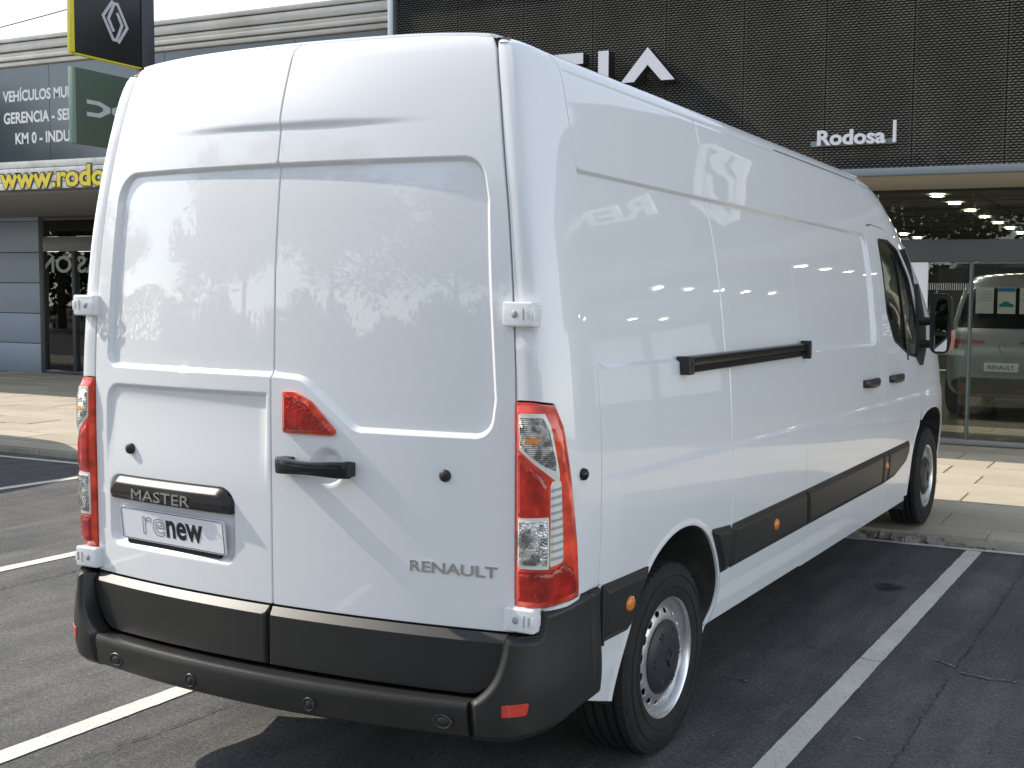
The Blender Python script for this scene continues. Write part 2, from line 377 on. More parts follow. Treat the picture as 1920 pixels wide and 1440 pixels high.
for d in (-.006,-.002,.001,.004,.007,.010,.013,.016,.021): side_chains.append(resample(offs(RECESS,d),.02))
yy=np.arange(.28,4.9,.02)
for d in (-.03,-.016,-.011,-.006,-.001,.004,.009,.015): side_chains.append(np.stack([yy,1.083-.004*yy+d],1))
for d in (-.014,-.008,-.004,0,.004,.008,.014): side_chains.append(np.stack([yy,0*yy+2.347+d],1))
for d in (-.012,-.007,-.0035,0,.0035,.007,.012):
    q=resample(SEAM2,.03,False).copy(); q[:,0]+=d; side_chains.append(q)
for A in (ARCH_Rs,ARCH_Fs):
    Ar=resample(A,.02,False)
    for d in (.008,.018,.03,.045,.06):
        t=np.gradient(Ar,axis=0); t/=np.maximum(np.linalg.norm(t,axis=1),1e-9)[:,None]; side_chains.append(Ar+np.stack([-t[:,1],t[:,0]],1)*d)
SEAM3=np.array([(2.43,.402),(2.385,.60),(2.342,.80),(2.30,1.0),(2.287,1.17),(2.285,1.47),(2.278,1.81),(2.27,2.06),(2.25,2.35)])
SEAMB=np.array([(3.905,.402),(3.915,.46),(3.916,.70),(3.86,.83),(3.79,.93),(3.762,1.05),(3.71,1.2),(3.705,1.4),(3.702,1.74),(3.715,2.0),(3.70,2.10),(3.665,2.35)])
yA=lambda z: np.minimum(4.756,FR(z)-.55)
zz=np.linspace(2.0,1.3,8)
for sgn in (1,-1):
    mir=sgn<0
    # rear quarter panel, from the rear corner seam to the sliding door
    out=[(YS1+.007,.372)]+[tuple(p) for p in ARCH_Rs[2:-2]]+[(1.22,.38),(2.425,.378)]+[(2.425,.40)]+[(a-.004,b) for a,b in SEAM3]+[(2.25,2.398),(YS1+.007,2.398)]
    patch('quarter_panel',out,side_xyz,PAINT,van,(.04,.04),chains=side_chains,mirror=mir,ostep=.02)
    # sliding door
    out=[(a+.004,b) for a,b in SEAM3]+[(a-.004,b) for a,b in SEAMB[::-1]]
    out[len(SEAM3)-1]=(2.253,2.35)
    sd=patch('sliding_door',fillet(out,.0),side_xyz,PAINT,van,(.04,.04),chains=side_chains,mirror=mir,ostep=.02)
    # sill under the doors, roof side above them
    patch('sill',[(2.431,.366),(2.431,.397),(4.57,.397),(4.59,.366)],plain_side(-.006),PAINT,van,(.06,.012),mirror=mir,ostep=.02)
    out=[(2.256,2.361),(3.668,2.361),(3.705,2.11),(3.80,2.122),(4.10,2.112),(4.30,2.072),(4.46,2.0)]
    out+=[(float(yA(z)),z) for z in np.linspace(2.02,2.398,14)]+[(2.256,2.398)]
    patch('roof_side',out,side_xyz,PAINT,van,(.04,.02),chains=side_chains,mirror=mir,ostep=.02)
    # B pillar strip
    out=[(a+.003,b) for a,b in SEAMB if b<2.11]+[(3.797,2.105),(3.797,.93),(3.86,.80),(3.925,.69),(3.925,.402)]
    patch('door_pillar',out,side_xyz,PAINT,van,(.03,.04),chains=side_chains,mirror=mir,ostep=.02)
    # front door with its window opening
    dout=[(3.931,.402),(3.931,.70),(3.867,.81),(3.803,.935),(3.803,2.113),(4.10,2.104),(4.30,2.064),(4.45,1.99),(4.60,1.88),(4.70,1.76),(4.748,1.6),(4.748,1.3),(4.748,.90)]
    dout+=[tuple(p) for p in ARCH_Fs[::-1] if p[0]<4.746 and p[1]>.40]+[(4.6,.402)]
    WIN=fillet([(3.905,2.04),(3.93,1.60),(4.06,1.43),(4.43,1.33),(4.72,1.30),(4.70,1.55),(4.58,1.82),(4.36,2.0),(4.15,2.045)],[.03,.08,.1,.06,.03,.2,.2,.12,.1],6)
    fd=patch('front_door',dout,side_xyz,PAINT,van,(.03,.03),holes=[WIN],chains=side_chains,mirror=mir,ostep=.02)
    gl=patch('window_glass',offs(resample(WIN,.02),-.004),plain_side(-.012),MT['glass'],fd,(.06,.06),ret=0,mirror=mir)
    b=MB(); W=resample(offs(resample(WIN,.02),.006),.02); q=plain_side(-.003)(W)
    if mir: q=q*[-1,1,1]
    b.tube(q,.009,8,close=True); b.obj('window_seal',MT['seal'],fd)
    b=MB(); zb=np.linspace(1.30,1.93,10); q=plain_side(-.004)(np.stack([4.30+(1.93-zb)*.16,zb],1))
    if mir: q=q*[-1,1,1]
    b.tube(q,.012,8); b.obj('window_bar',MT['gloss_black'],fd)
    # lower black rubbing strips along the flank
    def strip(name,poly,par,rad=.01):
        pl=resample(fillet(poly,rad,5),.015)
        f=lambda P: np.stack([S(P[:,0],P[:,1])+.004+.016*sst(0,.028,sdf(P,pl)),P[:,0],P[:,1]],1)
        ch=[resample(offs(pl,d),.02) for d in (.004,.009,.014,.019,.024,.03)]
        return patch(name,pl,f,MT['plastic'],par,(.06,.05),chains=ch,ret=.02,mirror=mir,ostep=.015)
    s1=strip('side_trim',[(.3035,.742),(.3035,.552),(.512,.548),(.555,.62),(.640,.728),(.646,.738)],van,[.004,.02,.02,.0,.02,.01])
    s2=strip('side_trim',[(1.178,.768),(1.26,.66),(1.312,.572),(1.388,.572),(1.39,.752)],van,[.01,.05,.01,.004,.01])
    s3=strip('side_trim',[(1.396,.752),(1.396,.572),(2.385,.577),(2.345,.758)],van,[.02,.02,.004,.004])
    s4=strip('side_trim',[(2.352,.758),(2.392,.577),(3.80,.578),(3.80,.773)],sd,[.004,.004,.004,.004])
    s4b=strip('side_trim',[(3.806,.773),(3.806,.578),(3.922,.578),(3.922,.774)],van,[.004,.004,.004,.004])
    s5=strip('side_trim',[(3.93,.774),(3.93,.580),(4.15,.588),(4.40,.64),(4.47,.70),(4.478,.78)],fd,[.004,.004,.06,.06,.04,.01])
    for (yy_,zz_,par) in ((.477,.646,s1),(1.906,.668,s3),(3.866,.690,s4b)):
        x=float(S(yy_,zz_))+.020; b=MB(); b.lathe([(.0,.010),(.018,.0085),(.027,.005),(.030,.0),(.031,-.006)],28,(0,0,0))
        V=np.array(b.v)*[1,1.0,.86]+[x,yy_,zz_]; V[:,0]*=sgn; mesh('side_marker',V,b.f,MT['amber'],par if par.parent is van else None)
    # side stop knob, sliding rail, handles
    x=float(S(.163,1.114)); b=MB(); b.lathe([(0,.016),(.010,.015),(.017,.010),(.019,.002),(.019,-.01)],20)
    V=np.array(b.v)+[x-.001,.163,1.114]; V[:,0]*=sgn; mesh('door_stop',V,b.f,MT['gloss_black'],van)
    b=MB(); yr=np.linspace(.93,2.29,30)
    prof=[(-.012,-.030),(.018,-.030),(.026,-.026),(.026,-.014),(.012,-.012),(.012,-.002),(.024,.0),(.026,.012),(.026,.026),(.018,.031),(-.012,.031)]
    V=[];F=[]
    for y in yr:
        z0=1.411+.012*(y-.93); x0=float(S(y,z0))
        V+=[(sgn*(x0+a),y,z0+c) for a,c in prof]
    n=len(prof)
    for i in range(len(yr)-1):
        for k in range(n-1): F.append((i*n+k,i*n+k+1,(i+1)*n+k+1,(i+1)*n+k))
    F+=[tuple(range(n)),tuple((len(yr)-1)*n+k for k in range(n))]
    rl=MB().add(V,F).obj('slide_rail',MT['gloss_black'],van)
    x0=float(S(.92,1.41)); b=MB().box((sgn*(x0+.012),.915,1.411),(.052,.05,.066)); b.obj('end_cap',MT['plastic'],rl,bevel=.004)
    b=MB().lathe([(0,.0),(.013,0)],20); V=np.array(b.v)*[1,.9,1.2]+[x0+.0395,.915,1.411]; V[:,0]*=sgn; mesh('end_hole',V,b.f,MT['ink'],rl)
    x0=float(S(2.30,1.43)); MB().box((sgn*(x0+.014),2.302,1.428),(.05,.03,.085)).obj('end_cap',MT['plastic'],rl,bevel=.006)
    for y0,par,zz_ in ((3.47,sd,1.208),(4.055,fd,1.205)):
        b=MB(); V=[];F=[]; L=.29
        for i in range(17):
            t=i/16; y=y0+(t-.5)*L; xo=float(S(y,zz_))+.004+.034*math.sin(math.pi*min(1,max(0,t)))**.45
            hz=.021+.006*math.sin(math.pi*t)
            for a in range(8):
                an=2*math.pi*a/8; V.append((sgn*(xo+.010*math.cos(an)),y,zz_+hz*math.sin(an)))
        for i in range(16):
            for a in range(8): F.append((i*8+a,i*8+(a+1)%8,(i+1)*8+(a+1)%8,(i+1)*8+a))
        F+=[tuple(range(8)),tuple(128+a for a in range(8))]
        MB().add(V,F).obj('handle',MT['plastic'],par)
        b=MB(); b.lathe([(.0,-.0),(.05,-.0)],24); V=np.array(b.v)+[float(S(y0,zz_))-.001,y0+.02,zz_+.01]; 
    # fuel flap cut line near the front door
    x=float(S(3.80,.86))
for sgn in (1,-1):
    out=[tuple(p) for p in ARCH_Fs if p[0]>4.758 and p[1]>.40]+[(5.78,.40)]+[(float(FR(z))-.15,z) for z in np.linspace(.40,1.358,24)]+[(4.758,1.358)]
    patch('front_wing',out,side_xyz,PAINT,van,(.04,.04),chains=side_chains,mirror=sgn<0,ostep=.02)
    MB().box((sgn*.994,.3012,.645),(.035,.012,.19)).obj('trim_joint',MT['seal'],van,smooth=False)
# ---- rear corner pillars with tail lights
def poff(P,o):
    P=np.asarray(P,float); e=2e-3
    def q(A): return np.stack(pillar(np.clip(A[:,0],0,1),A[:,1]),1)
    X=q(P); tu=q(P+[e,0])-q(P-[e,0]); tv=q(P+[0,e])-q(P-[0,e]); n=np.cross(tu,tv); n/=np.maximum(np.linalg.norm(n,axis=1),1e-12)[:,None]
    return X+n*np.asarray(o).reshape(-1,1)
LIGHT=resample(fillet([(.004,1.336),(.16,1.336),(.345,1.328),(.425,1.265),(.51,1.104),(.577,.939),(.65,.745),(.26,.735),(.004,.735)],[.004,0,.03,.05,0,0,.006,0,.004],5),.012)
def pil_disp(P):
    u,z=P[:,0],P[:,1]
    o=-.003*(1-sst(.14,.24,u))*sst(1.50,1.56,z)*sst(.0,.02,u+.02)           # channel beside the door gap above the hinge
    return o
for sgn in (1,-1):
    mir=sgn<0
    pch=[np.stack([0*np.arange(.7,2.4,.03)+u,np.arange(.7,2.4,.03)],1) for u in (.01,.02,.035,.17,.18,.19,.20,.21,.22)]
    patch('rear_pillar',[(.0,.69),(.235,.69),(.235,.722),(.66,.722),(.70,.746),(1,.746),(1,2.398),(0,2.398)],lambda P: poff(P,pil_disp(P)),PAINT,van,(.03,.03),holes=[offs(LIGHT,-.008)],chains=pch,mirror=mir,ostep=.02)
    tl=patch('tail_light',LIGHT,lambda P: poff(P,.004+.010*sst(0,.035,sdf(P,LIGHT))),MT['red_bright'],van,(.03,.03),chains=[resample(offs(LIGHT,d),.02) for d in(.006,.012,.02,.03)],ret=.03,mirror=mir,ostep=.012)
    def lens(name,poly,m,o,r=.008,dome=.003,par=tl):
        pl=resample(fillet(poly,r,4),.008)
        return patch(name,pl,lambda P: poff(P,o+dome*sst(0,.02,sdf(P,pl))),m,par,(.02,.012),ret=.006,mirror=mir,ostep=.01)
    lens('indicator_lens',[(.040,1.305),(.25,1.305),(.293,1.268),(.36,1.125),(.352,1.10),(.233,1.14),(.045,1.20)],MT['clearframe'],.0142,.012)
    lens('indicator_reflector',[(.055,1.293),(.235,1.293),(.275,1.258),(.335,1.135),(.238,1.155),(.06,1.21)],MT['ribbed'],.0176,.01)
    lens('amber_bulb',[(.10,1.236),(.20,1.242),(.235,1.228),(.20,1.214),(.10,1.212)],MT['amber'],.0200,.006,.003)
    lens('stop_lens',[(.037,1.19),(.225,1.128),(.262,1.095),(.268,1.02),(.262,1.008),(.037,1.003)],MT['red'],.0148,.012,.004)
    lens('reverse_lens',[(.037,.998),(.272,1.003),(.277,.850),(.037,.850)],MT['clearframe'],.0144,.006)
    lens('reverse_reflector',[(.052,.988),(.258,.991),(.262,.862),(.052,.862)],MT['clear'],.0178,.006)
    lens('reflector_strip',[(.286,1.098),(.300,1.108),(.366,1.108),(.372,1.098),(.396,.880),(.390,.868),(.286,.856)],MT['clearframe'],.0146,.008,.002)
    for k in range(10):
        z0=1.085-k*.0225; xr=.368+(1.1-z0)*.10; lens('lens_fin',[(.292,z0),(xr,z0+.006),(xr,z0-.001),(.292,z0-.007)],MT['ink_grey'],.0172,.001,.001)
    lens('fog_lens',[(.037,.842),(.277,.840),(.40,.862),(.52,.84),(.575,.765),(.26,.752),(.037,.752)],MT['red_deep'],.0148,.012,.003)
    # dark joint behind the gap
    b=MB(); zs=np.linspace(.46,2.42,40); V=[];F=[]
    for z in zs:
        x=float(XG(z)); y=float(Rr(x,z)); V+=[(sgn*(x-.03),y+.016,z),(sgn*(x+.035),y+.020,z)]
    for i in range(len(zs)-1): F.append((2*i,2*i+1,2*i+3,2*i+2))
    mesh('door_seal',V,F,MT['seal'],van)
# ---- rear doors
XS=.012
FRAME=resample(fillet([(-.800,1.380),(.015,1.380),(.135,1.374),(.335,1.222),(.80,1.222),(.815,1.34),(.775,1.93),(.745,2.060),(-.745,2.052),(-.762,1.86)],[.05,0,.09,.07,.085,0,0,.11,.12,0],9),.012)
PLREC=resample(fillet([(-.795,.752),(-.142,.752),(-.142,1.012),(-.795,1.012)],[.05,.05,.06,.06],7),.012)
LOWREC=resample(fillet([(-.815,.98),(.0,.98),(.0,1.333),(-.80,1.329)],[.05,.02,.005,.07],7),.015)
def rear_disp(P):
    x,z=P[:,0],P[:,1]
    o=-.016*sst(0,.018,sdf(P,FRAME))
    T=sst(-.56,-.06,x)*(1-sst(.10,.62,x)); o=o+.009*T*sst(2.160,2.184,z)*(1-sst(2.20,2.38,z))
    o=o-.012*sst(0,.022,sdf(P,LOWREC))*sst(1.0,1.27,z)*(x<XS)
    o=o-.021*sst(0,.032,sdf(P,PLREC))*(x<XS)
    r=np.hypot((x-.236),(z-1.109)); o=o-.020*sst(.066,.030,r)
    d2=sst(.03,.0,np.abs(x-.14))*0; return o+d2
def rear_xyz(P,off=0.0): return np.stack([P[:,0],Rr(P[:,0],P[:,1])-rear_disp(P)-off,P[:,1]],1)
rch=[resample(offs(FRAME,d),.012) for d in (-.005,-.001,.002,.006,.010,.014,.018,.023)]
rch+=[resample(offs(PLREC,d),.012) for d in (-.006,0,.006,.012,.018,.025,.033)]
rch+=[resample(offs(LOWREC,d),.014) for d in (-.005,0,.005,.010,.015,.02)]
rch+=[np.array([(.236+r*math.cos(a),1.109+r*math.sin(a)) for a in np.linspace(0,2*math.pi,60)[:-1]]) for r in (.028,.034,.04,.048,.056,.064,.07)]
xx=np.arange(-.6,.7,.02); rch+=[np.stack([xx,0*xx+z],1) for z in (2.150,2.158,2.164,2.170,2.176,2.182,2.19,2.2)]
ztop=lambda x: ZR(abs(x))-.012
doors=[]
for sgn in (-1,1):
    xi=XS-.0045 if sgn<0 else XS+.0045
    zs=np.linspace(.653,2.41,60); edge=[(sgn*(float(XG(z))-.004),z) for z in zs]
    top=[(x,float(ztop(x))) for x in np.linspace(sgn*.725,xi,30)]
    edge=[e for e in edge if e[1]<float(ztop(sgn*.735))-.01]
    out=edge+top+[(xi,.653)]
    out=fillet(out,[0.0]*len(edge)+[0]*len(top)+[.004],3)
    d=patch('rear_door',out,rear_xyz,PAINT,van,(.026,.03),chains=rch,ret=.03,ostep=.015,out_r=.003)
    doors.append(d)
    if sgn<0: d['label']='left rear door carrying the number plate'
    else: d['label']='right rear door with black pull handle'
    # black lower cladding of the door
    xo=sgn*.866
    pl=resample(fillet([(xi,.455),(xi,.646),(xo,.646),(sgn*.862,.56),(sgn*.79,.452)],[.006,.006,.012,.09,.10],7),.012)
    f=lambda P: np.stack([P[:,0],Rr(P[:,0],P[:,1])-.004-.024*np.minimum(np.clip((.648-P[:,1])/.026,0,1),sst(-.003,.010,sdf(P,pl))),P[:,1]],1)
    patch('lower_cladding',pl,f,MT['plastic'],d,(.03,.03),chains=[resample(offs(pl,q),.015) for q in (.002,.005,.008,.011)]+[np.stack([np.arange(-.85,.86,.02),0*np.arange(-.85,.86,.02)+zq],1) for zq in (.616,.6205,.6215,.2225+.4005,.627,.633,.639,.643)],ret=.03,ostep=.012)
dL,dR=doors
def on_rear(x,z,off): return (x,float(Rr(x,z))-off,z)
# round door stops
for x,z,d in ((-.662,1.103,dL),(.651,1.108,dR)):
    b=MB(); b.lathe([(0,-.014),(.010,-.0135),(.0165,-.009),(.019,-.002),(.019,.01)],24,(x,float(Rr(x,z)),z),'y'); b.obj('door_stop',MT['plastic'],d)
# triangular brake lamp on the right door
TRI=fillet([(.070,1.337),(.115,1.337),(.175,1.312),(.272,1.222),(.262,1.209),(.070,1.209)],[.008,.03,.04,.012,.01,.008],5)
pl=resample(TRI,.008)
bl=patch('brake_lamp',pl,lambda P: np.stack([P[:,0],Rr(P[:,0],P[:,1])-.010-.006*sst(0,.012,sdf(P,pl)),P[:,1]],1),MT['red_bright'],dR,(.012,.012),ret=.016,ostep=.008)
pl2=resample(offs(pl,.013),.006)
patch('brake_lens',pl2,lambda P: np.stack([P[:,0],Rr(P[:,0],P[:,1])-.0164-.002*sst(0,.01,sdf(P,pl2)),P[:,1]],1),MT['red_deep'],bl,(.01,.01),ret=.004,ostep=.006)
# pull handle
V=[];F=[]; n=12
for i in range(25):
    t=i/24; x=.070+t*.270; z=1.109; bow=.030+.022*math.sin(math.pi*t)**.6; y=float(Rr(x,z))-bow
    hz=.0235+.003*math.cos(2*math.pi*t); hy=.014
    for a in range(n):
        an=2*math.pi*a/n; ca,sa=math.cos(an),math.sin(an)
        V.append((x,y+hy*(abs(ca)**.5)*np.sign(ca),z+hz*(abs(sa)**.5)*np.sign(sa)))
for i in range(24):
    for a in range(n): F.append((i*n+a,i*n+(a+1)%n,(i+1)*n+(a+1)%n,(i+1)*n+a))
F+=[tuple(range(n)),tuple(24*n+a for a in range(n))]
hd=MB().add(V,F).obj('handle',MT['gloss_black'],dR)
MB().box((.088,float(Rr(.088,1.109))-.018,1.109),(.046,.04,.050)).obj('handle_base',MT['plastic'],hd,bevel=.006)
MB().box((.322,float(Rr(.322,1.109))-.018,1.109),(.040,.04,.046)).obj('handle_base',MT['plastic'],hd,bevel=.006)
b=MB(); b.lathe([(0,0),(.010,0),(.013,.003)],20); q=np.array(b.v); q=np.stack([q[:,1],-q[:,0]*0-.0,q[:,2]*1.25],1)+[.080,float(Rr(.08,1.109))-.0395,1.109]; mesh('lock_barrel',q,b.f,MT['ink'],hd)
# hinges
for sgn,d in ((-1,dL),(1,dR)):
    for z0 in (1.594,.697):
        xg=float(XG(z0)); y0=float(Rr(xg,z0)); xc=xg+.034 if z0>1 else xg+.030
        h=MB().box((sgn*xc,y0-.004,z0),(.104,.052,.072)).obj('hinge',PAINT,van,bevel=.009,seg=3)
        b=MB(); b.lathe([(0,0),(.0105,0),(.0125,-.003)],20); q=np.array(b.v); q=np.stack([q[:,1]+xc-.010,q[:,0]*-1+y0-.0312,q[:,2]+z0],1); q[:,0]*=sgn; mesh('bolt_hole',q,b.f,MT['ink_grey'],h)
        MB().box((sgn*(xc+.042),y0-.010,z0),(.026,.040,.034)).obj('hinge_pin',PAINT,h,bevel=.003)
        MB().box((sgn*(xc+.020),y0-.0302,z0),(.004,.002,.034)).obj('pin_slot',MT['ink_grey'],h)
# number-plate lamp bar with its badge, and the plate
BAR=resample(fillet([(-.780,.925),(-.152,.925),(-.150,.965),(-.19,1.012),(-.735,1.010),(-.776,.97)],[.01,.01,.02,.05,.05,.02],6),.01)
fb=lambda P: np.stack([P[:,0],Rr(P[:,0],P[:,1])-.004-.022*sst(0,.03,np.minimum(sdf(P,BAR),P[:,1]-.915)),P[:,1]],1)
bar=patch('lamp_bar',BAR,fb,MT['plastic'],dL,(.02,.02),chains=[resample(offs(BAR,q),.012) for q in (.006,.012,.018,.024,.03,.036)],ret=.045,ostep=.01)
text_obj('badge_letters','MASTER',.300,.036,lambda x,y,d:(-.622+x,float(Rr(-.622+x,.95))-.0275-d,.936+y),MT['dullmetal'],bar,depth=.004,bold=.0)
pc=np.array([-.455,.0,.842]); yL=float(Rr(-.72,.84))+.006; yR_=float(Rr(-.19,.84))+.000
def on_plate(x,z,d): t=(x+.72)/.53; return (x,yL+(yR_-yL)*t-.004-d+(z-.842)*-.10,z)
PLQ=fillet([(-.722,.786),(-.186,.786),(-.186,.900),(-.722,.900)],.008,4)
lp=MB().prism(PLQ,lambda u,v,d: on_plate(u,v,d),-.004,.004).obj('number_plate',MT['plate_white'],dL,bevel=0)
a=PLQ; bb=offs(resample(fillet([(-.722,.786),(-.186,.786),(-.186,.900),(-.722,.900)],.008,4),.02),.004)
b=MB(); b.tube([on_plate(u,v,.0042) for u,v in bb],.0013,6,close=True); b.obj('plate_border',MT['ink'],lp)
text_obj('plate_letters','re',.118,.062,lambda x,y,d: on_plate(-.605+x,.812+y,.0048),MT['ink_grey'],lp,outline=.012)
text_obj('plate_letters','new',.190,.062,lambda x,y,d: on_plate(-.480+x,.812+y,.0048),MT['ink'],lp,bold=.028)
MB().prism(fillet([(-.70,.770),(-.22,.770),(-.22,.786),(-.70,.786)],.003,3),lambda u,v,d:on_plate(u,v,d),-.02,.002).obj('plate_bracket',MT['gloss_black'],lp)
# chrome maker letters low on the right door
text_obj('maker_letters','RENAULT',.288,.034,lambda x,y,d:(.533+x,float(Rr(.533+x,.82))-.001-d,.811+y-.004*x),MT['chrome'],dR,depth=.003,bold=.02)
# ---- roof
def roof_xyz(P): return np.stack([P[:,0],P[:,1],ZR(np.abs(P[:,0]))],1)
out=[(.8125,3.80),(-.8125,3.80),(-.8125,YS1)]
out+=[(-.79,.215),(-.765,.178),(-.737,.15)]
out+=[(x,float(Rr(x,ztop(x)))+.010) for x in np.linspace(-.725,.725,41)]
out+=[(.737,.15),(.765,.178),(.79,.215),(.8125,YS1)]
patch('roof_panel',out,roof_xyz,PAINT,van,(.04,.08),ret=.01,ostep=.03)
# roof corners over the pillars
for sgn in (1,-1):
    b=MB(); us=np.linspace(0,1,13)
    def cap(u,t):
        x,y,z=[float(q) for q in pillar(u,2.398)]
        x2=float(np.interp(u,[0,.3333,.6667,1],[.737,.765,.79,.8125])); y2=float(np.interp(u,[0,.3333,.6667,1],[.15,.178,.215,.276])); z2=float(ZR(x2))-.001
        return (sgn*(x+(x2-x)*t),y+(y2-y)*t,z+(z2-z)*math.sin(t*math.pi/2))
    b.grid(cap,us,np.linspace(0,1,7)); b.obj('roof_corner',PAINT,van)
# ---- cab front: nose, windscreen
def nose(t,z,off=0):
    F=float(FR(z)); ys=F-1.2; y0=float(yA(z))+.006 if z>1.3605 else F-.146; X=float(PX(z))
    if t<.3:
        if ys>y0: y=y0+(ys-y0)*t/.3; return (X+off,y,z)
    q0=max(0,(y0-ys)/1.2); th0=math.asin(q0**2); tt=(t-.3)/.7 if ys>y0 else t; th=th0+(math.pi/2-th0)*tt
    return ((X+off)*math.cos(th)**.5,ys+(1.2+off)*math.sin(th)**.5,z)
def nose_full(s,z,off=0):
    x,y,zz_=nose(1-abs(s),z,off); return (math.copysign(x,s) if s else 0,y,zz_)
sv=np.concatenate([-np.linspace(1,.03,26),[0],np.linspace(.03,1,26)])
def nose_part(name,z0,z1,m,nz=16,off=0,cut=None):
    b=MB(); b.grid(lambda s,z: nose_full(s,z,off),sv,np.linspace(z0,z1,nz))
    if cut: 
        V=np.array(b.v); b.f=[f for f in b.f if not cut(V[list(f)].mean(0))]
    return b.obj(name,m,van)
archcut=lambda c: abs(c[0])>.6 and inside(np.array([[c[1],c[2]]]),ARCH_Fs)[0]
nose_part('front_bumper',.30,.60,PAINT,14,cut=archcut); nose_part('front_end',.60,1.36,PAINT,24,cut=archcut)
wcut=lambda c: abs(c[0])>.80
nose_part('windscreen_pillars',1.361,2.398,PAINT,34,cut=lambda c: abs(c[0])<.66 and c[2]<2.30)
nose_part('windscreen',1.362,2.31,MT['glass'],20,off=-.004,cut=lambda c: abs(c[0])>.69)
b=MB(); X0=float(PX(2.398)); F0=float(FR(2.398)); ys=F0-1.2
def rcap(xf,t):
    x=X0*xf; yb=ys+1.2*max(0,1-min(.9999,abs(xf))**4)**.25; y0=3.80
    y=y0+(max(yb,y0+.001)-y0)*t; return (x,y,2.398+(float(ZR(abs(x)))-2.398)*(1-t**2.4))
b.grid(rcap,np.linspace(-.999,.999,41),np.linspace(0,1,16)); b.obj('roof_front',PAINT,van)
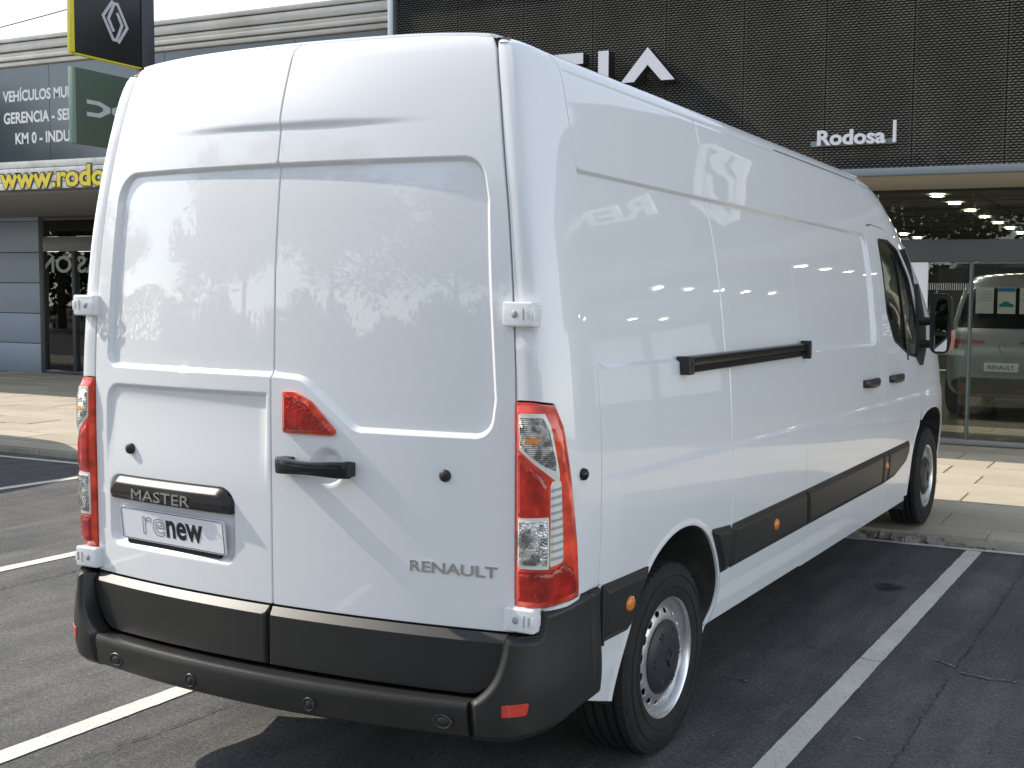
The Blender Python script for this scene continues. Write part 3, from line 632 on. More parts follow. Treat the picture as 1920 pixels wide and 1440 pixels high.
# ---- rear bumper
yb=lambda x: -.172+.072*(x/.77)**2
b=MB(); prof=[(.17,.440),(.030,.450),(.014,.4535),(.005,.450),(.0,.441),(-.001,.425),(.004,.40),(.006,.37),(.012,.350),(.03,.338),(.16,.336)]
xs=np.linspace(-.772,.772,61); V=[];F=[];n=len(prof)
for x in xs: V+=[(x,yb(x)+a,c) for a,c in prof]
for i in range(len(xs)-1):
    for k in range(n-1): F.append((i*n+k,(i+1)*n+k,(i+1)*n+k+1,i*n+k+1))
F+=[tuple(range(n)),tuple((len(xs)-1)*n+k for k in range(n))]
bump=MB().add(V,F).obj('rear_bumper',MT['plastic'],van)
for sgn in (1,-1):
    XIN=spl([.30,.452,.47,.50,.54,.60,.66],[.777,.777,.80,.832,.858,.874,.882])
    BOT=spl([0,.3,.55,.8,1.0],[.338,.345,.362,.392,.402])
    a=np.linspace(0,np.pi/2,2001); fx=np.sin(a)**(2/2.9); fy=1-np.cos(a)**(2/2.9)
    L=np.concatenate([[0],np.cumsum(np.hypot(np.diff(fx)*.24,np.diff(fy)*.39))]); L/=L[-1]
    u_=np.linspace(0,1,81); FX=spl(u_,np.interp(u_,L,fx)); FY=spl(u_,np.interp(u_,L,fy))
    def plan(t,z):
        z=np.asarray(z,float); dr=.020*sst(.45,.70,z)+.012*sst(.42,.33,z); x0=.777; x1=1.022-.012*sst(.5,.33,z); y0=-.100+dr; y1=.299
        return x0+(x1-x0-dr*.5)*FX(t), y0+(y1-y0)*FY(t)
    T0=[]
    tt=np.linspace(0,1,400)
    def t_of_x(x,z):
        px,_=plan(tt,z); return float(np.interp(x,px,tt))
    top=.712
    zs=np.concatenate([np.linspace(.338,.452,12),np.linspace(.46,.60,16),np.linspace(.62,top,10)])
    tb=[t_of_x(float(XIN(z)),z) for z in zs]
    # outline in (t,z): bottom edge, side end, top edge, inner curve
    out=[(t,float(BOT(t))) for t in np.linspace(0,1,24)]+[(1,.55),(1,.742)]
    tk=t_of_x(.962,.68); ts=t_of_x(.882,.652)
    TOP=lambda t: .652+.072*float(sst(tk-.012,tk+.012,t))+.022*float(sst(tk,.9,t))
    out+=[(t,TOP(t)) for t in np.concatenate([np.linspace(.98,tk+.02,12),np.linspace(tk+.012,tk-.012,7),np.linspace(tk-.03,ts,6)])]
    out+=[(t_of_x(float(XIN(z)),z),z) for z in np.linspace(.645,.452,26)]
    out=np.array(out); outr=resample(out,.012)
    def bxyz(P):
        t=np.clip(P[:,0],0,1); z=P[:,1]; x,y=plan(t,z)
        e=.004; x1,y1=plan(np.clip(t-e,0,1),z); x2,y2=plan(np.clip(t+e,0,1),z); nx,ny=(y2-y1),-(x2-x1); l=np.hypot(nx,ny)+1e-9
        d=sdf(np.stack([t*.42,z],1),outr*[.42,1]); roll=-.014*(1-sst(-.001,.020,d))
        g=-.006*np.exp(-((t-.865)/.018)**2)*sst(.44,.5,z)
        return np.stack([x+(roll+g)*nx/l,y+(roll+g)*ny/l,z],1)
    cor=patch('bumper_corner',outr,bxyz,MT['plastic'],bump,(.03,.02),chains=[resample(offs(outr*[.42,1],q),.012)/[.42,1] for q in (.004,.008,.013,.018,.024)]+[np.stack([0*np.arange(.42,.74,.02)+u,np.arange(.42,.74,.02)],1) for u in (.82,.84,.85,.865,.88,.89,.91)],ret=.06,mirror=sgn<0,ostep=.01)
    # top shelf of the corner
    b=MB()
    def shelf(t,k):
        z=TOP(t); x,y=plan(t,z); x=float(x);y=float(y); xi,yi=float(XG(.73))+.02,.10
        return (sgn*(x+(xi-x)*k),y+(yi-y)*k+.004,z-.006*0+.004*(1-k)-.012*(1-abs(1-2*min(k,.5))) )
    b.grid(shelf,np.concatenate([np.linspace(ts,tk-.012,6),np.linspace(tk-.006,tk+.012,4),np.linspace(tk+.03,1,12)]),np.linspace(0.03,1,6)); b.obj('corner_top',MT['plastic'],cor)
    # red reflector let into the corner
    RF=fillet([(t_of_x(.885,.44),.458),(t_of_x(.948,.44),.462),(t_of_x(.944,.44),.428),(t_of_x(.887,.44),.424)],.006,4)
    def rxyz(P):
        q=bxyz(P); t=np.clip(P[:,0],0,1); e=.004; x1,y1=plan(t-e,P[:,1]); x2,y2=plan(t+e,P[:,1]); nx,ny=(y2-y1),-(x2-x1); l=np.hypot(nx,ny); return q+np.stack([nx/l,ny/l,0*l],1)*.003
    patch('rear_reflector',RF,rxyz,MT['reflector'],cor,(.02,.01),ret=.006,mirror=sgn<0,ostep=.008)
for x,z in ((-.65,.385),(-.262,.383),(.235,.383),(.695,.388)):
    b=MB(); y=yb(x)+.004; b.lathe([(0,-.004),(.012,-.004),(.0135,-.001),(.016,-.001),(.018,-.005),(.022,-.005),(.024,.0)],28,(0,y,0),'y'); q=np.array(b.v); q[:,0]=q[:,0]*(1.5 if abs(x)>.6 else 1)+x; q[:,2]+=z; mesh('parking_sensor',q,b.f,MT['plastic'],bump)
# body behind bumper and doors: dark closing panels, floor, arch liners
b=MB(); b.box((0,.10,.56),(1.70,.12,.26)); b.box((0,3.0,.50),(1.80,5.4,.10)); b.box((0,3.2,.40),(.9,4.6,.14)); b.obj('underbody',MT['under'],van,smooth=False)
b=MB(); b.tube([(-.80,YW_R,.342),(.80,YW_R,.342)],.045,12); b.tube([(-.5,.35,.40),(-.5,1.6,.42)],.03,8); b.tube([(.5,.35,.40),(.5,1.6,.42)],.03,8); b.obj('rear_axle',MT['under'],van)
b=MB(); b.tube([(-.78,YW_F,.442),(.78,YW_F,.442)],.04,12); b.obj('front_axle',MT['under'],van)
for sgn in (1,-1):
    for A in (ARCH_Rs,ARCH_Fs):
        Ar=resample(A,.03,False); b=MB(); c=Ar.mean(0)
        def lin(i,k):
            y,z=Ar[int(i)]; x=float(S(y,max(z,.30)))-.004-.40*k; s=1+.02*k; return (sgn*x,c[0]+(y-c[0])*s,z+.004*k)
        b.grid(lin,range(len(Ar)),np.linspace(0,1,6)); 
        V=[(sgn*.60,y,z) for y,z in Ar]; b.add(V,[tuple(range(len(V)))]); b.obj('arch_liner',MT['liner'],van)
# rubber seals in the joints
for sgn in (1,-1):
    for nm,pts in (('door_seal',SEAM3),('door_seal',SEAMB),('panel_joint',np.array([(YS1+.0035,.76),(YS1+.0035,2.39)]))):
        P=resample(pts,.04,False); q=side_xyz(P,-.011); q[:,0]*=sgn; MB().tube(q,.0042,6).obj(nm,MT['seal'],van)
    P=np.stack([np.linspace(2.26,3.66,30),np.full(30,2.3555)],1); q=side_xyz(P,-.010); q[:,0]*=sgn; MB().tube(q,.0042,6).obj('door_seal',MT['seal'],van)
zz_=np.linspace(.46,2.44,60); MB().tube([(XS,float(Rr(XS,z))+.012+.016*float(sst(1.375,1.395,z)*(1-sst(2.045,2.065,z))),float(z)) for z in zz_],.0045,6).obj('door_seal',MT['seal'],van)
# dark inner shell, so that joints between panels read dark
for sgn in (1,-1):
    patch('inner_shell',[(.26,.86),(1.36,.86),(1.36,.42),(3.78,.42),(3.78,2.385),(.26,2.385)],plain_side(-.022),MT['gap'],van,(.15,.12),ret=0,mirror=sgn<0,ostep=.1)
patch('inner_shell',[(-.80,.47),(.80,.47),(.80,1.6),(.70,2.33),(-.70,2.33),(-.80,1.6)],lambda P: np.stack([P[:,0],Rr(P[:,0],P[:,1])+.034,P[:,1]],1),MT['gap'],van,(.1,.1),ret=0,ostep=.1)
# interior of the cab, seen through the glass
b=MB(); b.box((0,3.66,1.4),(1.72,.03,1.5)); b.box((0,4.7,.62),(1.7,2.0,.06)); b.box((0,5.25,1.12),(1.66,.4,.36)); b.obj('cab_lining',MT['interior'],van,smooth=False)
for x in (.52,-.52,0.02):
    b=MB(); b.box((x,4.25,.98),(.46,.50,.16)); b.box((x,3.98,1.33),(.44,.14,.62),rx=.18); b.box((x,3.88,1.76),(.27,.10,.22),rx=.15); b.obj('seat',MT['seat'],van,bevel=.04,seg=3)
# ---- door mirrors
for sgn in (1,-1):
    mr=MB(); V=[]
    tri=fillet([(4.60,1.325),(4.74,1.25),(4.86,1.36),(4.90,1.52),(4.80,1.78),(4.755,1.80),(4.70,1.60)],.02,4)
    V=[(sgn*(float(S(y,z))+.002),y,z) for y,z in tri]+[(sgn*(float(S(y,z))+.022),y,z) for y,z in tri]; n=len(tri)
    mr.add(V,[tuple(range(n)),tuple(range(n,2*n))]+[(i,(i+1)%n,n+(i+1)%n,n+i) for i in range(n)])
    base=mr.obj('door_mirror',MT['plastic'],van)
    for z in (1.545,1.395):
        b=MB(); b.tube([(sgn*.98,4.72,z),(sgn*1.06,4.73,z),(sgn*1.16,4.72,z+.01)],[.030,.027,.03],12); b.obj('mirror_arm',MT['plastic'],base)
    prof=fillet([(1.085,1.335),(1.205,1.335),(1.222,1.42),(1.214,1.70),(1.19,1.725),(1.105,1.725),(1.08,1.69)],[.05,.06,.05,.06,.04,.05,.04],5); cen=prof.mean(0)
    b=MB(); V=[];F=[];n=len(prof)
    for y,s in ((4.655,.97),(4.65,1.0),(4.69,1.02),(4.75,.97),(4.80,.80),(4.825,.45)): V+=[(sgn*(cen[0]+(a-cen[0])*s),y,cen[1]+(c-cen[1])*s) for a,c in prof]
    for i in range(5):
        for k in range(n): F.append((i*n+k,i*n+(k+1)%n,(i+1)*n+(k+1)%n,(i+1)*n+k))
    F.append(tuple(5*n+k for k in range(n))); F.append(tuple(range(n)))
    hs=b.add(V,F).obj('mirror_housing',MT['plastic'],base)
    for poly,tilt in (([(1.118,1.478),(1.200,1.478),(1.203,1.60),(1.195,1.695),(1.130,1.695),(1.115,1.60)],.05),([(1.108,1.352),(1.195,1.352),(1.200,1.455),(1.108,1.455)],-.05)):
        pl=fillet(poly,.02,4); b=MB(); b.prism(pl,lambda u,v,d:(sgn*u,4.652-d-(u-1.16)*.10+(v-1.55)*tilt*.4,v),-.004,.006); b.obj('mirror_glass',MT['mirror'],hs)
    b=MB(); pl=fillet([(1.198,1.345),(1.218,1.36),(1.230,1.45),(1.226,1.52),(1.214,1.45)],.008,3); b.prism(pl,lambda u,v,d:(sgn*u,d,v),4.66,4.76); b.obj('mirror_indicator',mat('indicator_pale',(.7,.35,.28),.2,coat=.6),hs)
# ---- wheels
def make_wheel():
    root=empty('wheel',(0,0,0))
    R=.346; b=MB()
    prof=[(.212,-.10),(.235,-.112),(.28,-.116),(.318,-.110),(.336,-.098),(.343,-.085)]
    gro=[(-.060,.008),(-.022,.010),(.022,.010),(.060,.008)]
    pr=[(.343,-.085)]
    for c,w in gro: pr+=[(R,c-w/2-.002),(R-.009,c-w/2),(R-.009,c+w/2),(R,c+w/2+.002)]
    pr+=[(.343,.085)]
    full=prof+pr[1:-1]+[(r,-h) for r,h in prof[::-1]]
    b.lathe(full,72); t=b.obj('tyre',MT['rubber'],root,world=False)
    # tread blocks at both shoulders
    b=MB()
    for k in range(64):
        a=2*math.pi*k/64
        for s in (-1,1):
            c=(s*.088,math.cos(a)*.3405,math.sin(a)*.3405); M_=Matrix.Rotation(a,3,'X')
            V=[]
            for i in(-1,1):
                for j in(-1,1):
                    for q in(-1,1):
                        loc=Vector((s*.088+i*.013-(s*.004*(q>0)),.338+(.0105 if q>0 else -.01)-(.006 if i*s>0 else 0),j*.0125)); V.append(M_@loc)
            b.add(V,[(0,1,3,2),(4,6,7,5),(0,4,5,1),(2,3,7,6),(0,2,6,4),(1,5,7,3)])
    tb=b.obj('tread_blocks',MT['rubber'],t,smooth=False,world=False); tb['kind']='stuff'
    # lettering-like sidewall ribs
    b=MB(); b.lathe([(.255,.1155),(.257,.1175),(.259,.1155)],72); b.lathe([(.298,.1150),(.300,.1168),(.302,.1148)],72); b.obj('sidewall_rib',MT['rubber'],t,world=False)
    # steel rim: barrel plus dished disc with oval holes
    b=MB(); b.lathe([(.208,-.10),(.200,-.08),(.186,-.05),(.186,.02),(.196,.050),(.200,.075),(.204,.092),(.210,.100),(.219,.104),(.2225,.100),(.2215,.094)],72); rim=b.obj('rim',MT['steel'],root,world=False)
    th=np.linspace(0,2*np.pi,73)[:-1]; circ=lambda r: np.stack([r*np.cos(th),r*np.sin(th)],1)
    HZ=spl([.10,.13,.145,.155,.168,.184,.197],[.088,.0875,.086,.084,.080,.070,.052])
    def disc(P): r=np.hypot(P[:,0],P[:,1]); return np.stack([HZ(r),P[:,0],P[:,1]],1)
    holes=[circ(.11)]
    for k in range(16):
        a=2*math.pi*(k+.5)/16; e=np.linspace(0,2*np.pi,19)[:-1]; lx=.0120*np.cos(e); ly=.0185*np.sin(e)
        holes.append(np.stack([(.167+lx)*math.cos(a)-ly*math.sin(a),(.167+lx)*math.sin(a)+ly*math.cos(a)],1))
    d=patch('rim_disc',circ(.197),disc,MT['steel'],None,(.012,.012),holes=holes,ret=.006,ostep=.01); d.parent=rim
    b=MB(); b.lathe([(0.0,.02),(.18,.02)],48); q=b.obj('brake_backing',MT['under'],rim,world=False)
    b=MB(); b.lathe([(0,.114),(.05,.113),(.095,.108),(.122,.101),(.134,.093),(.136,.084)],64); hc=b.obj('hub_cap',MT['hub'],root,world=False)
    b=MB()
    for k in range(6):
        a=2*math.pi*k/6
        for da in (-.10,.10): b.box((.1075,.092*math.cos(a+da),.092*math.sin(a+da)),(.006,.034,.006),rx=a)
    b.obj('cap_rib',MT['hub'],hc,bevel=.0015,seg=1,world=False)['kind']='stuff'
    b=MB(); dia=[(0,.034),(.019,0),(0,-.034),(-.019,0)]
    b.tube([(.1145,x,z) for x,z in dia],.0035,6,close=True); b.obj('cap_badge',MT['gloss_black'],hc,world=False)
    return root
def place_wheel(w,x,y,z,rot):
    w.parent=van; w.matrix_parent_inverse=Matrix.Translation((0,-3.0,0)); w.location=(x,y,z)
    w.rotation_euler=(0,0,math.pi) if x<0 else (0,0,0)
w0=make_wheel(); place_wheel(w0,.858,YW_R,.344,0)
for x,y,z in ((-.858,YW_R,.344),(.858,YW_F,.344+ZF),(-.858,YW_F,.344+ZF)):
    w=copy_tree(w0); place_wheel(w,x,y,z,0)
# ================================================================== ground
def nodes(m): return m.node_tree.nodes,m.node_tree.links,m.node_tree.nodes['Principled BSDF']
def N(n,t,**k):
    q=n.new(t)
    for a,v in k.items():
        if a.startswith('i'): q.inputs[int(a[1:])].default_value=v
        else: setattr(q,a,v)
    return q
def noise(n,l,vec,scale,detail=5,rough=.6):
    t=n.new('ShaderNodeTexNoise'); t.inputs['Scale'].default_value=scale; t.inputs['Detail'].default_value=detail; t.inputs['Roughness'].default_value=rough; l.new(vec,t.inputs['Vector']); return t.outputs[0]
def rng_(n,l,src,a,b,c,d):
    r=n.new('ShaderNodeMapRange'); r.inputs[1].default_value=a; r.inputs[2].default_value=b; r.inputs[3].default_value=c; r.inputs[4].default_value=d; l.new(src,r.inputs[0]); return r.outputs[0]
def mixc(n,l,f,a,b,bt='MIX'):
    m=n.new('ShaderNodeMix'); m.data_type='RGBA'; m.blend_type=bt
    for s,v in ((0,f),(6,a),(7,b)):
        if hasattr(v,'node'): l.new(v,m.inputs[s])
        else: m.inputs[s].default_value=v if s==0 else (*v,1)
    return m.outputs[2]
asph=mat('asphalt',(.1,.1,.1),.8,spec=.35); n,l,bs=nodes(asph); tc=n.new('ShaderNodeTexCoord').outputs['Object']
big=noise(n,l,tc,.55,6); mid=noise(n,l,tc,3.2,6,.65); fine=noise(n,l,tc,110,4,.75); spk=noise(n,l,tc,48,4,.75)
mp=n.new('ShaderNodeMapping'); mp.inputs['Scale'].default_value=(2.2,.35,1); l.new(tc,mp.inputs[0]); streak=noise(n,l,mp.outputs[0],2.4,5,.6)
c=mixc(n,l,rng_(n,l,big,.3,.7,0,1),(.078,.081,.083),(.142,.137,.125))
c=mixc(n,l,rng_(n,l,mid,.38,.68,0,.85),c,(.068,.071,.074))
c=mixc(n,l,rng_(n,l,streak,.46,.72,0,.7),c,(.175,.168,.150))
c=mixc(n,l,rng_(n,l,fine,.35,.7,.55,1.45),c,c) if False else c
mul=n.new('ShaderNodeMix'); mul.data_type='RGBA'; mul.blend_type='MULTIPLY'; mul.inputs[0].default_value=1; l.new(c,mul.inputs[6]); l.new(rng_(n,l,fine,.3,.72,.35,1.75),mul.inputs[7])
mul2=n.new('ShaderNodeMix'); mul2.data_type='RGBA'; mul2.blend_type='MULTIPLY'; mul2.inputs[0].default_value=1; l.new(mul.outputs[2],mul2.inputs[6]); l.new(rng_(n,l,spk,.3,.7,.62,1.4),mul2.inputs[7])
c=mixc(n,l,rng_(n,l,spk,.63,.70,0,.6),mul2.outputs[2],(.34,.33,.30))
l.new(c,bs.inputs['Base Color'])
bp_=n.new('ShaderNodeBump'); bp_.inputs['Strength'].default_value=.8; bp_.inputs['Distance'].default_value=.006
ad=n.new('ShaderNodeMath'); ad.operation='ADD'; l.new(fine,ad.inputs[0]); l.new(spk,ad.inputs[1]); l.new(ad.outputs[0],bp_.inputs['Height']); l.new(bp_.outputs[0],bs.inputs['Normal'])
EDGE=5.06
PZ=lambda y: float(np.interp(y,[EDGE,5.30,9.6,12,40],[.060,.098,.186,.225,.23]))
b=MB(); b.add([(-150,-150,0),(150,-150,0),(150,EDGE-.004,0),(-150,EDGE-.004,0)],[(0,1,2,3)]); g=b.obj('asphalt',asph,None,smooth=False); g['kind']='structure'
# painted bay lines, ragged edges
lm=mat('road_paint',(.70,.70,.66),.6); n,l,bs=nodes(lm); tc=n.new('ShaderNodeTexCoord').outputs['Object']
f1=noise(n,l,tc,90,4,.7); f2=noise(n,l,tc,14,5,.6); f3=noise(n,l,tc,3,4)
c=mixc(n,l,rng_(n,l,f3,.3,.7,0,1),(.66,.635,.56),(.80,.775,.70)); c=mixc(n,l,rng_(n,l,f1,.54,.66,0,.7),c,(.24,.235,.22)); c=mixc(n,l,rng_(n,l,f2,.66,.74,0,.7),c,(.14,.14,.14)); l.new(c,bs.inputs['Base Color'])
bp_=n.new('ShaderNodeBump'); bp_.inputs['Strength'].default_value=.6; bp_.inputs['Distance'].default_value=.004; l.new(f1,bp_.inputs['Height']); l.new(bp_.outputs[0],bs.inputs['Normal'])
def ragged(name,p0,p1,w,z,m,amp=.003,step=.05):
    p0=np.array(p0,float);p1=np.array(p1,float); d=p1-p0; L=np.linalg.norm(d); t=d/L; nn=np.array([-t[1],t[0]]); k=int(L/step); V=[];F=[]
    for i in range(k+1):
        c=p0+d*i/k; a=w/2+rng.uniform(-amp,amp*.5); b_=w/2+rng.uniform(-amp,amp*.5)
        V+=[(*(c+nn*a),z),(*(c-nn*b_),z)]
    for i in range(k): F.append((2*i,2*i+1,2*i+3,2*i+2))
    o=mesh(name,V,F,m,None,False); o['kind']='structure'; return o
kerb_y=lambda x: 4.995+(x-1.6)*.018
for x in (3.95,1.366,-1.098,-3.72,-6.40,-9.0,-11.6): ragged('bay_line',(x,-2.6),(x,kerb_y(x)-.045),.108,.004,lm)
ragged('kerb_line',(6,kerb_y(6)),(-14,kerb_y(-14)),.075,.0045,lm,.005)
# cracks and pale scuffs in the asphalt
ck=mat('crack_dirt',(.018,.018,.018),.95,noise=(25,(.16,.145,.12),.52,.62)); sc=mat('scuff',(.26,.27,.28),.9,noise=(60,(.07,.075,.08),.48,.54))
def crack(pts,w,z=.006,m=ck,name='crack',jit=.006):
    P=resample(np.array(pts,float),.02,False); V=[];F=[]
    for i,p in enumerate(P):
        q=p+rng.normal(0,jit,2); a=w*rng.uniform(.25,1.1); V+=[(q[0]-a/2,q[1],z),(q[0]+a/2,q[1]+rng.normal(0,.004),z)]
    for i in range(len(P)-1): F.append((2*i,2*i+1,2*i+3,2*i+2))
    o=mesh(name,V,F,m,None,False); o['kind']='structure'
crack([(-.85,-1.2),(-.84,-.2),(-.80,.2),(-.787,.553),(-.78,1.8)],.006)
crack([(1.75,.2),(1.748,1.083),(1.741,2.32),(1.747,3.26),(1.752,4.468),(1.75,4.9)],.006)
crack([(-3.3,-1),(-3.28,1.2),(-3.33,2.4),(-3.3,4.9)],.010); crack([(-5.9,-1),(-5.93,2.5),(-5.9,4.9)],.010)
def hcrack(pts,w,m,name='crack'):
    P=resample(np.array(pts,float),.02,False); V=[];F=[]
    for i,p in enumerate(P):
        q=p+rng.normal(0,.006,2); a=w*rng.uniform(.15,1.0); V+=[(q[0],q[1]-a/2,.0065),(q[0]+.004,q[1]+a/2,.0065)]
    for i in range(len(P)-1): F.append((2*i,2*i+1,2*i+3,2*i+2))
    o=mesh(name,V,F,m,None,False); o['kind']='structure'
hcrack([(1.62,2.42),(1.74,2.34)],.022,sc,'scuff'); hcrack([(1.78,2.27),(1.90,2.235),(2.02,2.25)],.022,sc,'scuff'); hcrack([(1.0,2.36),(1.2,2.30),(1.42,2.25)],.006,ck)
hcrack([(.85,1.75),(1.05,1.72)],.012,sc,'scuff'); hcrack([(1.55,1.30),(1.62,1.29)],.012,sc,'scuff')
oil=mat('oil_stain',(.03,.031,.032),.7); n,l,bs=nodes(oil); tcg=n.new('ShaderNodeTexCoord'); gr=n.new('ShaderNodeTexGradient'); gr.gradient_type='SPHERICAL'; mpp=n.new('ShaderNodeMapping'); mpp.inputs['Location'].default_value=(-1,-1,0); mpp.inputs['Scale'].default_value=(2,2,0); l.new(tcg.outputs['Generated'],mpp.inputs[0]); l.new(mpp.outputs[0],gr.inputs[0])
nz=noise(n,l,tcg.outputs['Object'],14,4); mm_=n.new('ShaderNodeMath'); mm_.operation='MULTIPLY'; l.new(rng_(n,l,gr.outputs['Fac'],.0,.5,0,.75),mm_.inputs[0]); l.new(rng_(n,l,nz,.3,.6,.3,1),mm_.inputs[1]); l.new(mm_.outputs[0],bs.inputs['Alpha'])
V=[(1.10+.10*math.cos(a)*(1+.25*math.sin(3*a)),3.68+.15*math.sin(a)*(1+.2*math.cos(2*a)),.0055) for a in np.linspace(0,2*math.pi,30)[:-1]]; o=mesh('oil_stain',V,[tuple(range(len(V)))],oil,None,False); o['kind']='structure'
SX,SY=.98,.455
far=mat('paving_far',(.5,.46,.38),.8,spec=.3); n,l,bs=nodes(far); tc=n.new('ShaderNodeTexCoord').outputs['Object']
bt=n.new('ShaderNodeTexBrick'); bt.inputs['Scale'].default_value=1.0; bt.inputs['Brick Width'].default_value=SX; bt.inputs['Row Height'].default_value=SY; bt.inputs['Mortar Size'].default_value=.006
bt.inputs['Color1'].default_value=(.455,.40,.31,1); bt.inputs['Color2'].default_value=(.57,.51,.405,1); bt.inputs['Mortar'].default_value=(.12,.11,.09,1); l.new(tc,bt.inputs['Vector']); l.new(bt.outputs['Color'],bs.inputs['Base Color'])
# paving: bed, then slabs as pieces
pav_bed=mat('paving_bed',(.10,.09,.075),.95,noise=(20,(.16,.145,.12),.4,.7))
b=MB(); ys=[EDGE+.01,5.30,9.58,11.36]
b.grid(lambda x,y:(x,y,PZ(y)-.014),[-60,-15,4,60],ys); b.add([(-60,EDGE+.01,-.02),(60,EDGE+.01,-.02),(60,EDGE+.01,PZ(EDGE)-.014),(-60,EDGE+.01,PZ(EDGE)-.014)],[(0,1,2,3)])
pave=b.obj('pavement',far,None,smooth=False); pave['kind']='structure'
sm=mat('paving_slab',(.4,.36,.29),.8,spec=.3); n,l,bs=nodes(sm); tc=n.new('ShaderNodeTexCoord').outputs['Object']; oi=n.new('ShaderNodeObjectInfo')
a1=noise(n,l,tc,2.2,6); a2=noise(n,l,tc,120,3,.7)
c=mixc(n,l,oi.outputs['Random'],(.455,.40,.31),(.57,.51,.405)); c=mixc(n,l,rng_(n,l,a1,.45,.75,0,.6),c,(.41,.355,.275))
mul=n.new('ShaderNodeMix'); mul.data_type='RGBA'; mul.blend_type='MULTIPLY'; mul.inputs[0].default_value=1; l.new(c,mul.inputs[6]); l.new(rng_(n,l,a2,.3,.7,.72,1.25),mul.inputs[7]); l.new(mul.outputs[2],bs.inputs['Base Color'])
bp_=n.new('ShaderNodeBump'); bp_.inputs['Strength'].default_value=.4; bp_.inputs['Distance'].default_value=.003; l.new(a2,bp_.inputs['Height']); l.new(bp_.outputs[0],bs.inputs['Normal'])
SX,SY=.98,.455
me=None
def slab(x,y,w,d):
    global me
    o=None
    if me is None:
        b=MB().box((0,0,-.02),(SX-.014,SY-.014,.04)); o=b.obj('slab',sm,pave,bevel=.004,seg=1,world=False); me=o.data
    else:
        o=bpy.data.objects.new('slab',me); C.objects.link(o); o.parent=pave
    y1,y2=PZ(y-.2),PZ(y+.2); o.location=(x,y,PZ(y)+random.uniform(-.0025,.0025)); o.rotation_euler=(math.atan2(y2-y1,.4)+random.gauss(0,.003),random.gauss(0,.002),random.gauss(0,.002))
    o.scale=(w/SX,d/SY,1)
rows=[]; y=EDGE+.012
k=0
while y<11.35:
    d=.24 if k==0 else SY
    off=(k%2)*.49+(k*.13)%.3
    x=-17.2+off
    while x<3.4:
        yc=y+d/2; cx=x+SX/2
        vis=(cx>-.6 and yc<9.5) or (cx<-6.8 and cx>-6.8-(yc-4.0)*1.75 and cx< -4.2-(yc-4)*.9)
        if vis: slab(cx,yc,SX,d)
        x+=SX
    y+=d; k+=1
kc=mat('kerb_face',(.48,.43,.35),.9,noise=(9,(.36,.33,.27),.4,.7))
for x in np.arange(-16,6,1.0):
    if .25<x+.5<1.3: continue
    o=MB().box((float(x)+.5,EDGE+.004,PZ(EDGE)/2-.006),(.988,.014,PZ(EDGE))).obj('kerb_stone',kc,pave,bevel=.003,seg=1)
# the broken kerb edge: loose chunks
ck_m=mat('kerb_concrete',(.34,.32,.28),.9,noise=(18,(.22,.2,.17),.4,.7),bump=(60,.6,.006))
def chunk(x,y,s,i):
    r=random.Random(i); b=bmesh.new(); bmesh.ops.create_cube(b,size=1)
    bmesh.ops.subdivide_edges(b,edges=b.edges[:],cuts=1,use_grid_fill=True)
    for v in b.verts: v.co=Vector((v.co.x*s[0],v.co.y*s[1],v.co.z*s[2]))+Vector((r.uniform(-1,1)*s[0],r.uniform(-1,1)*s[1],r.uniform(-1,1)*s[2]))*.14
    m_=bpy.data.meshes.new('kerb_chunk'); b.to_mesh(m_); b.free(); o=link('kerb_chunk',m_,ck_m,None); o.location=(x,y,s[2]*.45); o.rotation_euler=(r.uniform(-.2,.2),r.uniform(-.2,.2),r.uniform(-.5,.5))
    return o
names=['flat','long','pale','small','dark','cracked','rounded','square','thin','upright','tilted','broad','narrow','chipped']
i=0
for x in np.linspace(.36,1.22,13):
    s=(random.uniform(.05,.12),random.uniform(.04,.08),random.uniform(.025,.055)); o=chunk(float(x)+random.uniform(-.02,.02),5.045+random.uniform(-.025,.035),s,i); i+=1
    tag(o,'broken lump of grey concrete in the crumbled kerb beside the front wheel','rubble','crumbled kerb lumps by the front wheel')
b=MB()
for k in range(150):
    x=random.uniform(.2,2.6); y=EDGE+random.uniform(-.045,.0); z=.004; s=random.uniform(.004,.014); b.box((x,y,s*.4),(s*1.6,s,s),rz=random.uniform(0,3),rx=random.uniform(0,1))
o=b.obj('kerb_grit',mat('grit',(.20,.16,.10),.9,noise=(40,(.07,.06,.04),.4,.6)),None,smooth=False); tag(o,'dead leaves and grit lying along the kerb edge','grit',kind='stuff')
# ================================================================== dealership: mesh-clad showroom on the right, annex on the left
YF=8.0
def front(x,z,d=0): return (x,YF-d,z)
cl=mat('mesh_black',(.105,.10,.088),.36,spec=.6,noise=(1.3,(.16,.15,.13),.4,.7)); dark=mat('backing_dark',(.006,.006,.006),.9)
trim_b=mat('trim_blue_grey',(.16,.19,.21),.45); beige=mat('soffit_beige',(.36,.33,.27),.7); lintel=mat('lintel_dark',(.03,.03,.028),.5); greybeam=mat('beam_grey',(.10,.105,.12),.4,noise=(1.2,(.13,.135,.15),.4,.7))
bld=empty('showroom_building',(2.0,9.0,0)); tag(bld,'showroom with black expanded-metal upper facade and tall glass front','building')
